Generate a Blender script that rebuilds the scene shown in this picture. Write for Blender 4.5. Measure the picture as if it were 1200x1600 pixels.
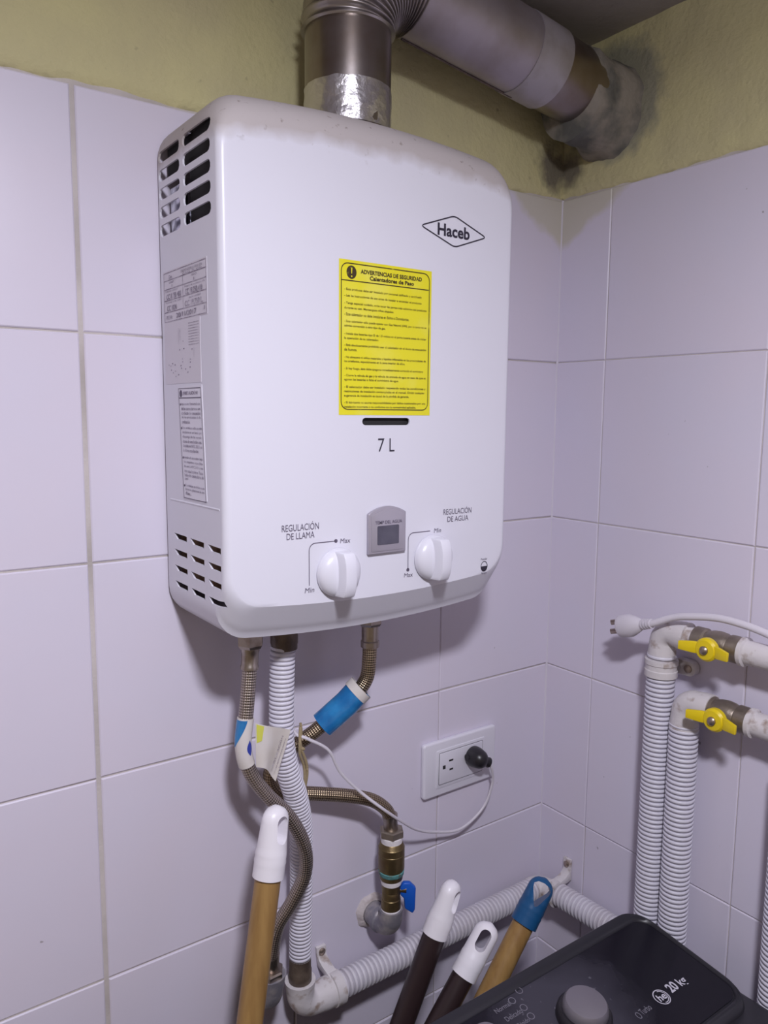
import bpy, bmesh, math, random
from mathutils import Vector, Matrix, noise

# ------------------------------------------------------------------ clear
for o in list(bpy.data.objects):
    bpy.data.objects.remove(o, do_unlink=True)
scene = bpy.context.scene
COL = scene.collection
random.seed(7)
PI = math.pi
V = Vector

# ------------------------------------------------------------------ camera
# metres; wall_back is the plane y = 0, wall_right the plane x = 0, z = 0 is the top edge of the tiling
cam_data = bpy.data.cameras.new('camera')
cam = bpy.data.objects.new('camera', cam_data)
COL.objects.link(cam)
cam_data.sensor_fit = 'VERTICAL'
cam_data.sensor_height = 36.0
cam_data.lens = 1221.2 / 1600.0 * 36.0
cam_data.clip_start = 0.01
R0 = (0.8124079, -0.58303152, 0.00822464)
R1 = (-0.06664811, -0.10686317, -0.99203744)
R2 = (0.57926802, 0.8053909, -0.12567443)
M = Matrix(((R0[0], -R1[0], -R2[0], -0.77782),
            (R0[1], -R1[1], -R2[1], -0.70176),
            (R0[2], -R1[2], -R2[2], -0.26590),
            (0, 0, 0, 1)))
cam.matrix_world = M
scene.camera = cam

# ------------------------------------------------------------------ world, lamp, exposure
world = bpy.data.worlds.new('world')
scene.world = world
world.use_nodes = True
world.node_tree.nodes['Background'].inputs[0].default_value = (0.72, 0.74, 0.85, 1)
world.node_tree.nodes['Background'].inputs[1].default_value = 0.05

# ceiling lamp just above and behind the camera: a small globe with most of its light thrown downwards
LAMP = (-0.69, -0.76, 0.115)
lamp_data = bpy.data.lights.new('bulb_light', 'POINT')
lamp_data.energy = 4.1
lamp_data.color = (0.925, 0.925, 1.03)
lamp_data.shadow_soft_size = 0.045
lamp = bpy.data.objects.new('bulb_light', lamp_data)
lamp.location = LAMP
COL.objects.link(lamp)
shade_data = bpy.data.lights.new('diffuser_light', 'AREA')
shade_data.shape = 'DISK'
shade_data.size = 0.10
shade_data.energy = 8.2
shade_data.color = (0.925, 0.925, 1.03)
shade = bpy.data.objects.new('diffuser_light', shade_data)
shade.location = LAMP
COL.objects.link(shade)

vs = scene.view_settings
vs.view_transform = 'Standard'
vs.look = 'None'
vs.exposure = 0.22
vs.gamma = 1.0
vs.use_curve_mapping = False

# ------------------------------------------------------------------ materials
def new_mat(name):
    m = bpy.data.materials.new(name)
    m.use_nodes = True
    nt = m.node_tree
    return m, nt, nt.nodes['Principled BSDF']

def mat(name, col, rough=0.5, metal=0.0, col2=None, nscale=30.0, lo=0.4, hi=0.7, bump=0.0, bscale=200.0, spec=0.5, coat=0.0, detail=4.0):
    m, nt, b = new_mat(name)
    b.inputs['Base Color'].default_value = (*col, 1)
    b.inputs['Roughness'].default_value = rough
    b.inputs['Metallic'].default_value = metal
    b.inputs['Specular IOR Level'].default_value = spec
    b.inputs['Coat Weight'].default_value = coat
    geo = nt.nodes.new('ShaderNodeNewGeometry')
    if col2 is not None:
        n = nt.nodes.new('ShaderNodeTexNoise'); n.inputs['Scale'].default_value = nscale; n.inputs['Detail'].default_value = detail
        nt.links.new(geo.outputs['Position'], n.inputs['Vector'])
        r = nt.nodes.new('ShaderNodeMapRange'); r.inputs[1].default_value = lo; r.inputs[2].default_value = hi
        nt.links.new(n.outputs['Fac'], r.inputs[0])
        mx = nt.nodes.new('ShaderNodeMix'); mx.data_type = 'RGBA'
        mx.inputs[6].default_value = (*col, 1); mx.inputs[7].default_value = (*col2, 1)
        nt.links.new(r.outputs[0], mx.inputs[0])
        nt.links.new(mx.outputs[2], b.inputs['Base Color'])
    if bump > 0:
        n = nt.nodes.new('ShaderNodeTexNoise'); n.inputs['Scale'].default_value = bscale; n.inputs['Detail'].default_value = 5
        nt.links.new(geo.outputs['Position'], n.inputs['Vector'])
        bp = nt.nodes.new('ShaderNodeBump'); bp.inputs['Strength'].default_value = bump; bp.inputs['Distance'].default_value = 0.002
        nt.links.new(n.outputs['Fac'], bp.inputs['Height'])
        nt.links.new(bp.outputs[0], b.inputs['Normal'])
    return m

def math_node(nt, op, a, b=None, c=None):
    n = nt.nodes.new('ShaderNodeMath'); n.operation = op
    for i, v in enumerate((a, b, c)):
        if v is None: continue
        if isinstance(v, (int, float)): n.inputs[i].default_value = v
        else: nt.links.new(v, n.inputs[i])
    return n.outputs[0]

def mix_col(nt, fac, a, b):
    mx = nt.nodes.new('ShaderNodeMix'); mx.data_type = 'RGBA'
    for i, v in ((0, fac), (6, a), (7, b)):
        if isinstance(v, (int, float)): mx.inputs[i].default_value = v
        elif isinstance(v, tuple): mx.inputs[i].default_value = (*v, 1)
        else: nt.links.new(v, mx.inputs[i])
    return mx.outputs[2]

def map_range(nt, v, a, b, c=0.0, d=1.0):
    r = nt.nodes.new('ShaderNodeMapRange')
    nt.links.new(v, r.inputs[0])
    for i, q in enumerate((a, b, c, d)): r.inputs[i + 1].default_value = q
    return r.outputs[0]

def noise_node(nt, vec, scale, detail=4.0):
    n = nt.nodes.new('ShaderNodeTexNoise'); n.inputs['Scale'].default_value = scale; n.inputs['Detail'].default_value = detail
    nt.links.new(vec, n.inputs['Vector'])
    return n.outputs['Fac']

TILE_COL = (0.70, 0.66, 0.775)
YELLOW = (0.63, 0.58, 0.315)

def tile_material():
    m, nt, b = new_mat('glazed_tile')
    geo = nt.nodes.new('ShaderNodeNewGeometry'); P = geo.outputs['Position']
    s = nt.nodes.new('ShaderNodeSeparateXYZ'); nt.links.new(P, s.inputs[0])
    fine = noise_node(nt, P, 9.0)
    base = mix_col(nt, map_range(nt, fine, 0.35, 0.7), TILE_COL, (0.715, 0.66, 0.765))
    # a smear of yellow wall paint left on the tiles in the corner under the ceiling
    d = math_node(nt, 'SUBTRACT', math_node(nt, 'MULTIPLY', s.outputs[0], -1.0), s.outputs[1])     # distance from the corner
    n1 = noise_node(nt, P, 28.0, 3.0)
    lim = math_node(nt, 'ADD', math_node(nt, 'MULTIPLY', d, 0.62), -0.066)
    lim = math_node(nt, 'ADD', lim, math_node(nt, 'MULTIPLY', math_node(nt, 'SUBTRACT', n1, 0.5), 0.03))
    sm = math_node(nt, 'SUBTRACT', s.outputs[2], lim)
    smear = map_range(nt, sm, 0.0, 0.012, 0.0, 0.62)
    base = mix_col(nt, smear, base, (0.55, 0.52, 0.36))
    # tiny dark specks of dirt
    sp = noise_node(nt, P, 120.0, 1.0)
    base = mix_col(nt, map_range(nt, sp, 0.80, 0.83, 0.0, 0.6), base, (0.2, 0.17, 0.17))
    nt.links.new(base, b.inputs['Base Color'])
    b.inputs['Roughness'].default_value = 0.36
    b.inputs['Specular IOR Level'].default_value = 0.35
    w = noise_node(nt, P, 14.0, 2.0)
    bp = nt.nodes.new('ShaderNodeBump'); bp.inputs['Strength'].default_value = 0.12; bp.inputs['Distance'].default_value = 0.004
    nt.links.new(w, bp.inputs['Height']); nt.links.new(bp.outputs[0], b.inputs['Normal'])
    return m

def plaster_material():
    m, nt, b = new_mat('yellow_plaster')
    geo = nt.nodes.new('ShaderNodeNewGeometry'); P = geo.outputs['Position']
    s = nt.nodes.new('ShaderNodeSeparateXYZ'); nt.links.new(P, s.inputs[0])
    n = noise_node(nt, P, 11.0, 6.0)
    base = mix_col(nt, map_range(nt, n, 0.35, 0.7), YELLOW, (0.55, 0.50, 0.30))
    sp = noise_node(nt, P, 90.0, 2.0)
    base = mix_col(nt, map_range(nt, sp, 0.72, 0.80, 0.0, 0.5), base, (0.25, 0.22, 0.14))
    # cement patch with mould round the flue on the right wall and in the corner below it
    nz = noise_node(nt, P, 40.0, 6.0)
    dist = nt.nodes.new('ShaderNodeVectorMath'); dist.operation = 'DISTANCE'
    nt.links.new(P, dist.inputs[0]); dist.inputs[1].default_value = (0.0, -0.075, 0.094)
    dd = math_node(nt, 'ADD', dist.outputs['Value'], math_node(nt, 'MULTIPLY', math_node(nt, 'SUBTRACT', nz, 0.5), 0.04))
    base = mix_col(nt, map_range(nt, dd, 0.056, 0.072, 0.75, 0.0), base, (0.24, 0.24, 0.21))
    dist2 = nt.nodes.new('ShaderNodeVectorMath'); dist2.operation = 'DISTANCE'
    nt.links.new(P, dist2.inputs[0]); dist2.inputs[1].default_value = (-0.018, -0.01, 0.036)
    d2 = math_node(nt, 'ADD', dist2.outputs['Value'], math_node(nt, 'MULTIPLY', math_node(nt, 'SUBTRACT', nz, 0.5), 0.045))
    base = mix_col(nt, map_range(nt, d2, 0.018, 0.034, 0.85, 0.0), base, (0.13, 0.11, 0.10))
    # dirt caught along the ragged lower edge
    e = math_node(nt, 'ADD', s.outputs[2], math_node(nt, 'MULTIPLY', math_node(nt, 'SUBTRACT', nz, 0.5), 0.022))
    base = mix_col(nt, map_range(nt, e, -0.004, 0.002, 0.6, 0.0), base, (0.22, 0.19, 0.12))
    nt.links.new(base, b.inputs['Base Color'])
    b.inputs['Roughness'].default_value = 0.85
    b.inputs['Specular IOR Level'].default_value = 0.15
    g = noise_node(nt, P, 170.0, 6.0)
    bp = nt.nodes.new('ShaderNodeBump'); bp.inputs['Strength'].default_value = 0.5; bp.inputs['Distance'].default_value = 0.003
    nt.links.new(g, bp.inputs['Height']); nt.links.new(bp.outputs[0], b.inputs['Normal'])
    return m

def heater_material():
    m, nt, b = new_mat('white_enamel')
    geo = nt.nodes.new('ShaderNodeNewGeometry'); P = geo.outputs['Position']
    s = nt.nodes.new('ShaderNodeSeparateXYZ'); nt.links.new(P, s.inputs[0])
    # a film of dust has settled along the top, with specks
    nz = noise_node(nt, P, 45.0, 6.0)
    u = math_node(nt, 'SUBTRACT', s.outputs[0], -0.3675)
    arch = math_node(nt, 'MULTIPLY', math_node(nt, 'MULTIPLY', u, u), -0.42)
    h = math_node(nt, 'SUBTRACT', s.outputs[2], arch)
    h = math_node(nt, 'ADD', h, math_node(nt, 'MULTIPLY', math_node(nt, 'SUBTRACT', nz, 0.5), 0.016))
    dust = map_range(nt, h, -0.052, -0.040, 0.0, 0.8)
    base = mix_col(nt, dust, (0.73, 0.72, 0.80), (0.44, 0.385, 0.365))
    sp = noise_node(nt, P, 150.0, 2.0)
    spk = math_node(nt, 'MULTIPLY', map_range(nt, sp, 0.66, 0.74), map_range(nt, h, -0.060, -0.035, 0.0, 0.7))
    base = mix_col(nt, spk, base, (0.25, 0.2, 0.18))
    nt.links.new(base, b.inputs['Base Color'])
    nt.links.new(map_range(nt, h, -0.048, -0.034, 0.30, 0.8), b.inputs['Roughness'])
    b.inputs['Specular IOR Level'].default_value = 0.4
    return m

def braid_material(name, light, dark):
    m, nt, b = new_mat(name)
    uv = nt.nodes.new('ShaderNodeUVMap')
    s = nt.nodes.new('ShaderNodeSeparateXYZ'); nt.links.new(uv.outputs[0], s.inputs[0])
    a = math_node(nt, 'MULTIPLY', s.outputs[0], 2 * PI * 10)
    c = math_node(nt, 'MULTIPLY', s.outputs[1], 2 * PI / 0.0050)
    s1 = math_node(nt, 'SINE', math_node(nt, 'ADD', a, c))
    s2 = math_node(nt, 'SINE', math_node(nt, 'SUBTRACT', a, c))
    h = math_node(nt, 'MULTIPLY', s1, s2)
    hh = map_range(nt, h, -0.9, 0.7)
    nt.links.new(mix_col(nt, hh, dark, light), b.inputs['Base Color'])
    b.inputs['Metallic'].default_value = 0.9
    b.inputs['Roughness'].default_value = 0.30
    bp = nt.nodes.new('ShaderNodeBump'); bp.inputs['Strength'].default_value = 0.42; bp.inputs['Distance'].default_value = 0.0009
    nt.links.new(h, bp.inputs['Height']); nt.links.new(bp.outputs[0], b.inputs['Normal'])
    return m

MT = {}
MT['tile'] = tile_material()
MT['plaster'] = plaster_material()
MT['grout'] = mat('grout', (0.60, 0.55, 0.53), 0.9, col2=(0.44, 0.40, 0.38), nscale=14, bump=0.3, bscale=400)
MT['corner'] = mat('corner_grout', (0.66, 0.62, 0.70), 0.7)
MT['concrete'] = mat('ceiling_paint', (0.40, 0.37, 0.38), 0.9, col2=(0.33, 0.30, 0.31), nscale=8, bump=0.3, bscale=120)
MT['plain'] = mat('far_wall_paint', (0.86, 0.76, 0.58), 0.8)
MT['floor'] = mat('floor_tile', (0.66, 0.58, 0.48), 0.6)
MT['enamel'] = heater_material()
MT['plastic'] = mat('white_plastic', (0.74, 0.73, 0.81), 0.28, spec=0.45)
MT['cap'] = mat('white_cap_plastic', (0.84, 0.81, 0.86), 0.35, spec=0.45)
MT['outlet'] = mat('outlet_plastic', (0.76, 0.74, 0.82), 0.35)
MT['dark'] = mat('dark_gap', (0.02, 0.018, 0.02), 0.8)
MT['ink'] = mat('black_ink', (0.025, 0.02, 0.04), 0.5)
MT['ink_grey'] = mat('grey_ink', (0.12, 0.10, 0.15), 0.6)
MT['ink_worn'] = mat('worn_ink', (0.17, 0.13, 0.20), 0.6, col2=(0.50, 0.46, 0.54), nscale=160, lo=0.42, hi=0.62)
MT['ink_brown'] = mat('sticker_ink', (0.10, 0.075, 0.01), 0.5, col2=(0.42, 0.36, 0.02), nscale=110, lo=0.45, hi=0.85)
MT['ink_head'] = mat('sticker_heading_ink', (0.05, 0.03, 0.01), 0.5, col2=(0.6, 0.55, 0.05), nscale=130, lo=0.62, hi=0.75)
MT['sticker'] = mat('yellow_sticker', (0.80, 0.72, 0.015), 0.42, col2=(0.83, 0.77, 0.12), nscale=25, lo=0.5, hi=0.8, bump=0.12, bscale=40)
MT['label'] = mat('side_label', (0.70, 0.665, 0.73), 0.5)
MT['label_white'] = mat('side_label_white', (0.78, 0.76, 0.84), 0.4)
MT['silver'] = mat('silver_plastic', (0.42, 0.39, 0.45), 0.35, metal=0.35)
MT['lcd'] = mat('lcd_glass', (0.075, 0.07, 0.10), 0.25, col2=(0.10, 0.095, 0.13), nscale=60)
MT['steel'] = mat('stainless_steel', (0.33, 0.295, 0.285), 0.30, metal=1.0, col2=(0.22, 0.17, 0.135), nscale=16, lo=0.45, hi=0.75, bump=0.05, bscale=60)
MT['duct'] = mat('dull_duct_metal', (0.42, 0.38, 0.42), 0.5, metal=0.75, col2=(0.33, 0.29, 0.29), nscale=22, bump=0.06, bscale=50)
MT['flex'] = mat('corrugated_metal', (0.36, 0.33, 0.33), 0.36, metal=1.0)
MT['foil'] = mat('foil_tape', (0.66, 0.64, 0.66), 0.30, metal=0.95, bump=0.9, bscale=75)
MT['duct_tape'] = mat('duct_tape', (0.42, 0.39, 0.43), 0.5, metal=0.35, col2=(0.33, 0.30, 0.30), nscale=40, bump=0.2, bscale=60)
MT['mortar'] = mat('cement_mortar', (0.30, 0.27, 0.23), 0.95, col2=(0.12, 0.12, 0.11), nscale=26, lo=0.42, hi=0.62, bump=0.7, bscale=110)
MT['mortar_pale'] = mat('pale_mortar', (0.60, 0.54, 0.54), 0.95, col2=(0.40, 0.34, 0.32), nscale=70, lo=0.45, hi=0.65, bump=0.6, bscale=200)
MT['conduit'] = mat('white_conduit', (0.70, 0.68, 0.76), 0.42)
MT['conduit_old'] = mat('white_conduit_dusty', (0.68, 0.65, 0.71), 0.55, col2=(0.60, 0.56, 0.60), nscale=30)
MT['old_paint'] = mat('old_white_paint', (0.66, 0.62, 0.63), 0.5, col2=(0.34, 0.26, 0.22), nscale=75, lo=0.56, hi=0.72, bump=0.35, bscale=120)
MT['brown'] = mat('bronze_coupling', (0.085, 0.062, 0.05), 0.45, metal=0.3, col2=(0.16, 0.12, 0.09), nscale=60, bump=0.3, bscale=250)
MT['brass'] = mat('aged_brass', (0.21, 0.16, 0.075), 0.42, metal=0.85, col2=(0.16, 0.11, 0.06), nscale=55, lo=0.4, hi=0.65, bump=0.25, bscale=180)
MT['brass_grey'] = mat('grey_brass', (0.34, 0.29, 0.24), 0.45, metal=0.8, col2=(0.22, 0.18, 0.15), nscale=50, bump=0.25, bscale=180)
MT['verdigris'] = mat('verdigris', (0.10, 0.28, 0.28), 0.85, col2=(0.16, 0.12, 0.07), nscale=120, lo=0.5, hi=0.62, bump=0.6, bscale=300)
MT['nut'] = mat('nickel_nut', (0.40, 0.35, 0.31), 0.32, metal=0.95, col2=(0.24, 0.19, 0.16), nscale=80)
MT['galv'] = mat('galvanised_iron', (0.25, 0.24, 0.28), 0.6, metal=0.45, col2=(0.48, 0.44, 0.43), nscale=60, lo=0.45, hi=0.7, bump=0.5, bscale=130)
MT['teflon'] = mat('thread_seal_tape', (0.82, 0.78, 0.80), 0.6, bump=0.3, bscale=200)
MT['braid'] = braid_material('braided_steel', (0.62, 0.54, 0.48), (0.13, 0.10, 0.085))
MT['braid_brown'] = braid_material('braided_steel_brown', (0.46, 0.36, 0.25), (0.10, 0.075, 0.05))
MT['blue_foil'] = mat('blue_label', (0.015, 0.15, 0.40), 0.18, spec=0.7, col2=(0.03, 0.24, 0.54), nscale=60)
MT['paper'] = mat('paper_tag', (0.66, 0.62, 0.60), 0.7, col2=(0.58, 0.53, 0.48), nscale=30)
MT['tag_blue'] = mat('tag_blue_print', (0.03, 0.05, 0.35), 0.6)
MT['tag_yellow'] = mat('tag_yellow_print', (0.62, 0.62, 0.10), 0.6)
MT['twine'] = mat('tan_twine', (0.36, 0.28, 0.16), 0.8, bump=0.5, bscale=600)
MT['cord'] = mat('white_cord', (0.68, 0.64, 0.70), 0.4)
MT['black_plastic'] = mat('black_plastic', (0.018, 0.016, 0.02), 0.35)
MT['blue_plastic'] = mat('blue_plastic', (0.008, 0.10, 0.52), 0.4)
MT['teal_plastic'] = mat('petrol_blue_plastic', (0.010, 0.080, 0.21), 0.32)
MT['yellow_plastic'] = mat('yellow_plastic', (0.80, 0.60, 0.01), 0.35)
MT['screw'] = mat('screw_metal', (0.40, 0.33, 0.28), 0.35, metal=0.9)
MT['rust'] = mat('rusty_metal', (0.30, 0.16, 0.08), 0.7, metal=0.2, col2=(0.48, 0.34, 0.24), nscale=60)
MT['mirror'] = mat('bright_metal', (0.62, 0.62, 0.70), 0.25, metal=1.0, bump=0.5, bscale=45)
def wood_material():
    m, nt, b = new_mat('varnished_wood')
    geo = nt.nodes.new('ShaderNodeNewGeometry')
    mp = nt.nodes.new('ShaderNodeMapping'); mp.inputs['Scale'].default_value = (60, 60, 7)
    nt.links.new(geo.outputs['Position'], mp.inputs[0])
    n = noise_node(nt, mp.outputs[0], 2.0, 4.0)
    nt.links.new(mix_col(nt, map_range(nt, n, 0.35, 0.7), (0.36, 0.215, 0.075), (0.27, 0.15, 0.05)), b.inputs['Base Color'])
    b.inputs['Roughness'].default_value = 0.42
    return m
MT['wood'] = wood_material()
MT['dark_wood'] = mat('dark_brown_coating', (0.030, 0.017, 0.018), 0.38)
def panel_material():
    m, nt, b = new_mat('black_gloss')
    geo = nt.nodes.new('ShaderNodeNewGeometry'); P = geo.outputs['Position']
    n = noise_node(nt, P, 22.0, 4.0)
    d = nt.nodes.new('ShaderNodeVectorMath'); d.operation = 'DISTANCE'
    nt.links.new(P, d.inputs[0]); d.inputs[1].default_value = (-0.236, -0.255, -0.828)
    dd = math_node(nt, 'ADD', d.outputs['Value'], math_node(nt, 'MULTIPLY', math_node(nt, 'SUBTRACT', n, 0.5), 0.06))
    # a film of soap dust round the dial
    film = map_range(nt, dd, 0.030, 0.085, 0.85, 0.0)
    base = mix_col(nt, film, (0.007, 0.006, 0.011), (0.060, 0.056, 0.075))
    sp = noise_node(nt, P, 160.0, 2.0)
    base = mix_col(nt, math_node(nt, 'MULTIPLY', map_range(nt, sp, 0.68, 0.76), film), base, (0.22, 0.21, 0.25))
    nt.links.new(base, b.inputs['Base Color'])
    nt.links.new(map_range(nt, film, 0.0, 0.85, 0.20, 0.5), b.inputs['Roughness'])
    b.inputs['Specular IOR Level'].default_value = 0.3
    return m
MT['black_gloss'] = panel_material()
MT['black_rim'] = mat('charcoal_rim', (0.022, 0.021, 0.027), 0.36, spec=0.45)
MT['knob_grey'] = mat('silver_knob', (0.25, 0.23, 0.26), 0.42, metal=0.5)
MT['print_white'] = mat('white_print', (0.55, 0.53, 0.60), 0.5)
MT['print_grey'] = mat('grey_print', (0.20, 0.19, 0.23), 0.5)

# ------------------------------------------------------------------ geometry helpers
def link(name, me, material, parent=None, smooth=True, angle=35):
    for mm in (material if isinstance(material, (list, tuple)) else [material]):
        me.materials.append(MT[mm])
    if smooth:
        me.polygons.foreach_set('use_smooth', [True] * len(me.polygons))
        me.set_sharp_from_angle(angle=math.radians(angle))
    o = bpy.data.objects.new(name, me)
    COL.objects.link(o)
    if parent is not None:
        o.parent = parent
        o.matrix_parent_inverse = world_of(parent).inverted()
    return o

def world_of(o):
    m = o.matrix_basis.copy()
    if o.parent:
        m = world_of(o.parent) @ o.matrix_parent_inverse @ m
    return m

def thing(name, label, cat, loc, group=None):
    o = bpy.data.objects.new(name, None)
    o.empty_display_size = 0.03
    COL.objects.link(o)
    o.location = loc
    o['label'] = label; o['category'] = cat
    if group: o['group'] = group
    return o

def tag(o, label, cat, group=None):
    o['label'] = label; o['category'] = cat
    if group: o['group'] = group
    return o

class MB:
    """collects faces; build() links them as ONE mesh object"""
    def __init__(self):
        self.v = []; self.f = []; self.uv = {}; self.mi = []
    def add(self, verts, faces, uvs=None, mi=0):
        b = len(self.v)
        self.v += [tuple(q) for q in verts]
        for k, f in enumerate(faces):
            self.f.append(tuple(i + b for i in f)); self.mi.append(mi)
            if uvs: self.uv[len(self.f) - 1] = uvs[k]
        return self
    def box(self, a, b, mi=0):
        x0, y0, z0 = (min(a[i], b[i]) for i in range(3)); x1, y1, z1 = (max(a[i], b[i]) for i in range(3))
        vs_ = [(x0,y0,z0),(x1,y0,z0),(x1,y1,z0),(x0,y1,z0),(x0,y0,z1),(x1,y0,z1),(x1,y1,z1),(x0,y1,z1)]
        return self.add(vs_, [(0,3,2,1),(4,5,6,7),(0,1,5,4),(1,2,6,5),(2,3,7,6),(3,0,4,7)], mi=mi)
    def tube(self, pts, r, segs=20, caps=True, mi=0, flat=1.0):
        pts = [V(q) for q in pts]; n = len(pts)
        rf = r if callable(r) else (lambda t, s: r)
        L = [0.0]
        for i in range(1, n): L.append(L[-1] + (pts[i] - pts[i-1]).length)
        T = []
        for i in range(n):
            t = pts[min(i+1, n-1)] - pts[max(i-1, 0)]
            T.append(t.normalized())
        ref = V((0, 0, 1)) if abs(T[0].z) < 0.9 else V((1, 0, 0))
        nrm = (ref - T[0] * ref.dot(T[0])).normalized()
        vs_ = []; faces = []; uvs = []
        for i in range(n):
            if i:
                nrm = (nrm - T[i] * nrm.dot(T[i]))
                nrm.normalize()
            bi = T[i].cross(nrm)
            rr = rf(L[i] / max(L[-1], 1e-9), L[i])
            for k in range(segs):
                a = 2 * PI * k / segs
                vs_.append(pts[i] + nrm * (rr * math.cos(a)) + bi * (rr * flat * math.sin(a)))
        for i in range(n - 1):
            for k in range(segs):
                k2 = (k + 1) % segs
                faces.append((i*segs+k, i*segs+k2, (i+1)*segs+k2, (i+1)*segs+k))
                uvs.append(((k/segs, L[i]), ((k+1)/segs, L[i]), ((k+1)/segs, L[i+1]), (k/segs, L[i+1])))
        if caps:
            faces.append(tuple(reversed(range(segs)))); uvs.append(tuple((0, 0) for _ in range(segs)))
            faces.append(tuple((n-1)*segs + k for k in range(segs))); uvs.append(tuple((0, 0) for _ in range(segs)))
        return self.add(vs_, faces, uvs, mi)
    def lathe(self, prof, origin, axis, segs=28, mi=0, ref=None, phase=0.0):
        """prof: list of (radius, distance along axis)"""
        ax = V(axis).normalized(); o = V(origin)
        rf = V(ref) if ref else (V((0, 0, 1)) if abs(ax.z) < 0.9 else V((1, 0, 0)))
        n1 = (rf - ax * rf.dot(ax)).normalized(); n2 = ax.cross(n1)
        vs_ = []; faces = []
        for r, h in prof:
            for k in range(segs):
                a = 2 * PI * k / segs + phase
                vs_.append(o + ax * h + n1 * (r * math.cos(a)) + n2 * (r * math.sin(a)))
        m = len(prof)
        for i in range(m - 1):
            for k in range(segs):
                k2 = (k + 1) % segs
                faces.append((i*segs+k, i*segs+k2, (i+1)*segs+k2, (i+1)*segs+k))
        faces.append(tuple(reversed(range(segs)))); faces.append(tuple((m-1)*segs + k for k in range(segs)))
        return self.add(vs_, faces, mi=mi)
    def prism(self, poly, frame, depth, mi=0):
        """poly: 2-D points; frame = (origin, u, v, n); extruded from 0 to depth along n"""
        o, u, v, n = (V(q) for q in frame)
        k = len(poly)
        vs_ = [o + u * a + v * b for a, b in poly] + [o + u * a + v * b + n * depth for a, b in poly]
        faces = [tuple(reversed(range(k))), tuple(range(k, 2 * k))] + [(i, (i+1) % k, k + (i+1) % k, k + i) for i in range(k)]
        return self.add(vs_, faces, mi=mi)
    def mesh(self, name, recalc=True, bevel=0.0, bsegs=2, bangle=30, merge=0.0):
        me = bpy.data.meshes.new(name)
        me.from_pydata(self.v, [], self.f)
        if self.uv:
            uvl = me.uv_layers.new(name='UVMap')
            for p in me.polygons:
                u = self.uv.get(p.index)
                if u:
                    for li, q in zip(p.loop_indices, u): uvl.data[li].uv = q
        me.polygons.foreach_set('material_index', self.mi)
        bm = bmesh.new(); bm.from_mesh(me)
        if merge > 0: bmesh.ops.remove_doubles(bm, verts=bm.verts, dist=merge)
        if recalc: bmesh.ops.recalc_face_normals(bm, faces=bm.faces)
        if bevel > 0:
            ed = [e for e in bm.edges if len(e.link_faces) == 2 and e.calc_face_angle(0) > math.radians(bangle)]
            bmesh.ops.bevel(bm, geom=ed, offset=bevel, segments=bsegs, affect='EDGES', profile=0.5, clamp_overlap=True)
        bm.to_mesh(me); bm.free(); me.update()
        return me
    def build(self, name, material, parent=None, smooth=True, angle=35, **kw):
        return link(name, self.mesh(name, **kw), material, parent, smooth, angle)

def spline(pts, per=10):
    """Catmull-Rom through the points"""
    P = [V(q) for q in pts]
    P = [P[0] * 2 - P[1]] + P + [P[-1] * 2 - P[-2]]
    out = []
    for i in range(1, len(P) - 2):
        p0, p1, p2, p3 = P[i-1], P[i], P[i+1], P[i+2]
        for k in range(per):
            t = k / per
            out.append(0.5 * ((2*p1) + (p2-p0)*t + (2*p0-5*p1+4*p2-p3)*t*t + (3*p1-p0-3*p2+p3)*t**3))
    out.append(P[-2])
    return out

def resample(pts, step):
    pts = [V(q) for q in pts]
    L = [0.0]
    for i in range(1, len(pts)): L.append(L[-1] + (pts[i] - pts[i-1]).length)
    n = max(2, int(round(L[-1] / step)) + 1)
    out = []; j = 0
    for k in range(n):
        s = L[-1] * k / (n - 1)
        while j < len(L) - 2 and L[j+1] < s: j += 1
        t = (s - L[j]) / max(L[j+1] - L[j], 1e-9)
        out.append(pts[j].lerp(pts[j+1], min(max(t, 0), 1)))
    return out

def ribbed(pts, R, pitch, depth, name, material, parent, segs=26, duty=0.38):
    """corrugated sleeve: round crowns with narrow deep grooves between them"""
    fine = resample(spline(pts, 12) if len(pts) > 2 else pts, 0.0004)
    total = 0.0; cum = [0.0]
    for i in range(1, len(fine)):
        total += (fine[i] - fine[i-1]).length; cum.append(total)
    prof = [(0.0, 0.0), (0.30, 0.06), (0.50 - duty/2, 0.13), (0.50 - duty/3.2, 0.75), (0.50, 1.0), (0.50 + duty/3.2, 0.75), (0.50 + duty/2, 0.13), (0.70, 0.06)]
    ss = []; rr = []
    k = 0
    while k * pitch < total:
        for f, d in prof:
            q = (k + f) * pitch
            if q < total: ss.append(q); rr.append(R - depth * d)
        k += 1
    ss.append(total); rr.append(R - depth * 0.06)
    path = []; j = 0
    for q in ss:
        while j < len(cum) - 2 and cum[j+1] < q: j += 1
        path.append(fine[j].lerp(fine[j+1], min(max((q - cum[j]) / max(cum[j+1] - cum[j], 1e-9), 0), 1)))
    it = iter(rr)
    return MB().tube(path, lambda t, s_: next(it), segs).build(name, material, parent, angle=75)

def arc(center, a, b, r, n=10):
    """quarter bend: from direction a to direction b about center"""
    return [V(center) + V(a) * (r * math.cos(t * PI / 2 / n)) + V(b) * (r * math.sin(t * PI / 2 / n)) for t in range(n + 1)]

def stadium(w, h, n=6):
    r = h / 2
    pts = []
    for k in range(n + 1):
        a = -PI/2 + PI * k / n
        pts.append((w/2 - r + r * math.cos(a), r * math.sin(a)))
    for k in range(n + 1):
        a = PI/2 + PI * k / n
        pts.append((-w/2 + r + r * math.cos(a), r * math.sin(a)))
    return pts

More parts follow.
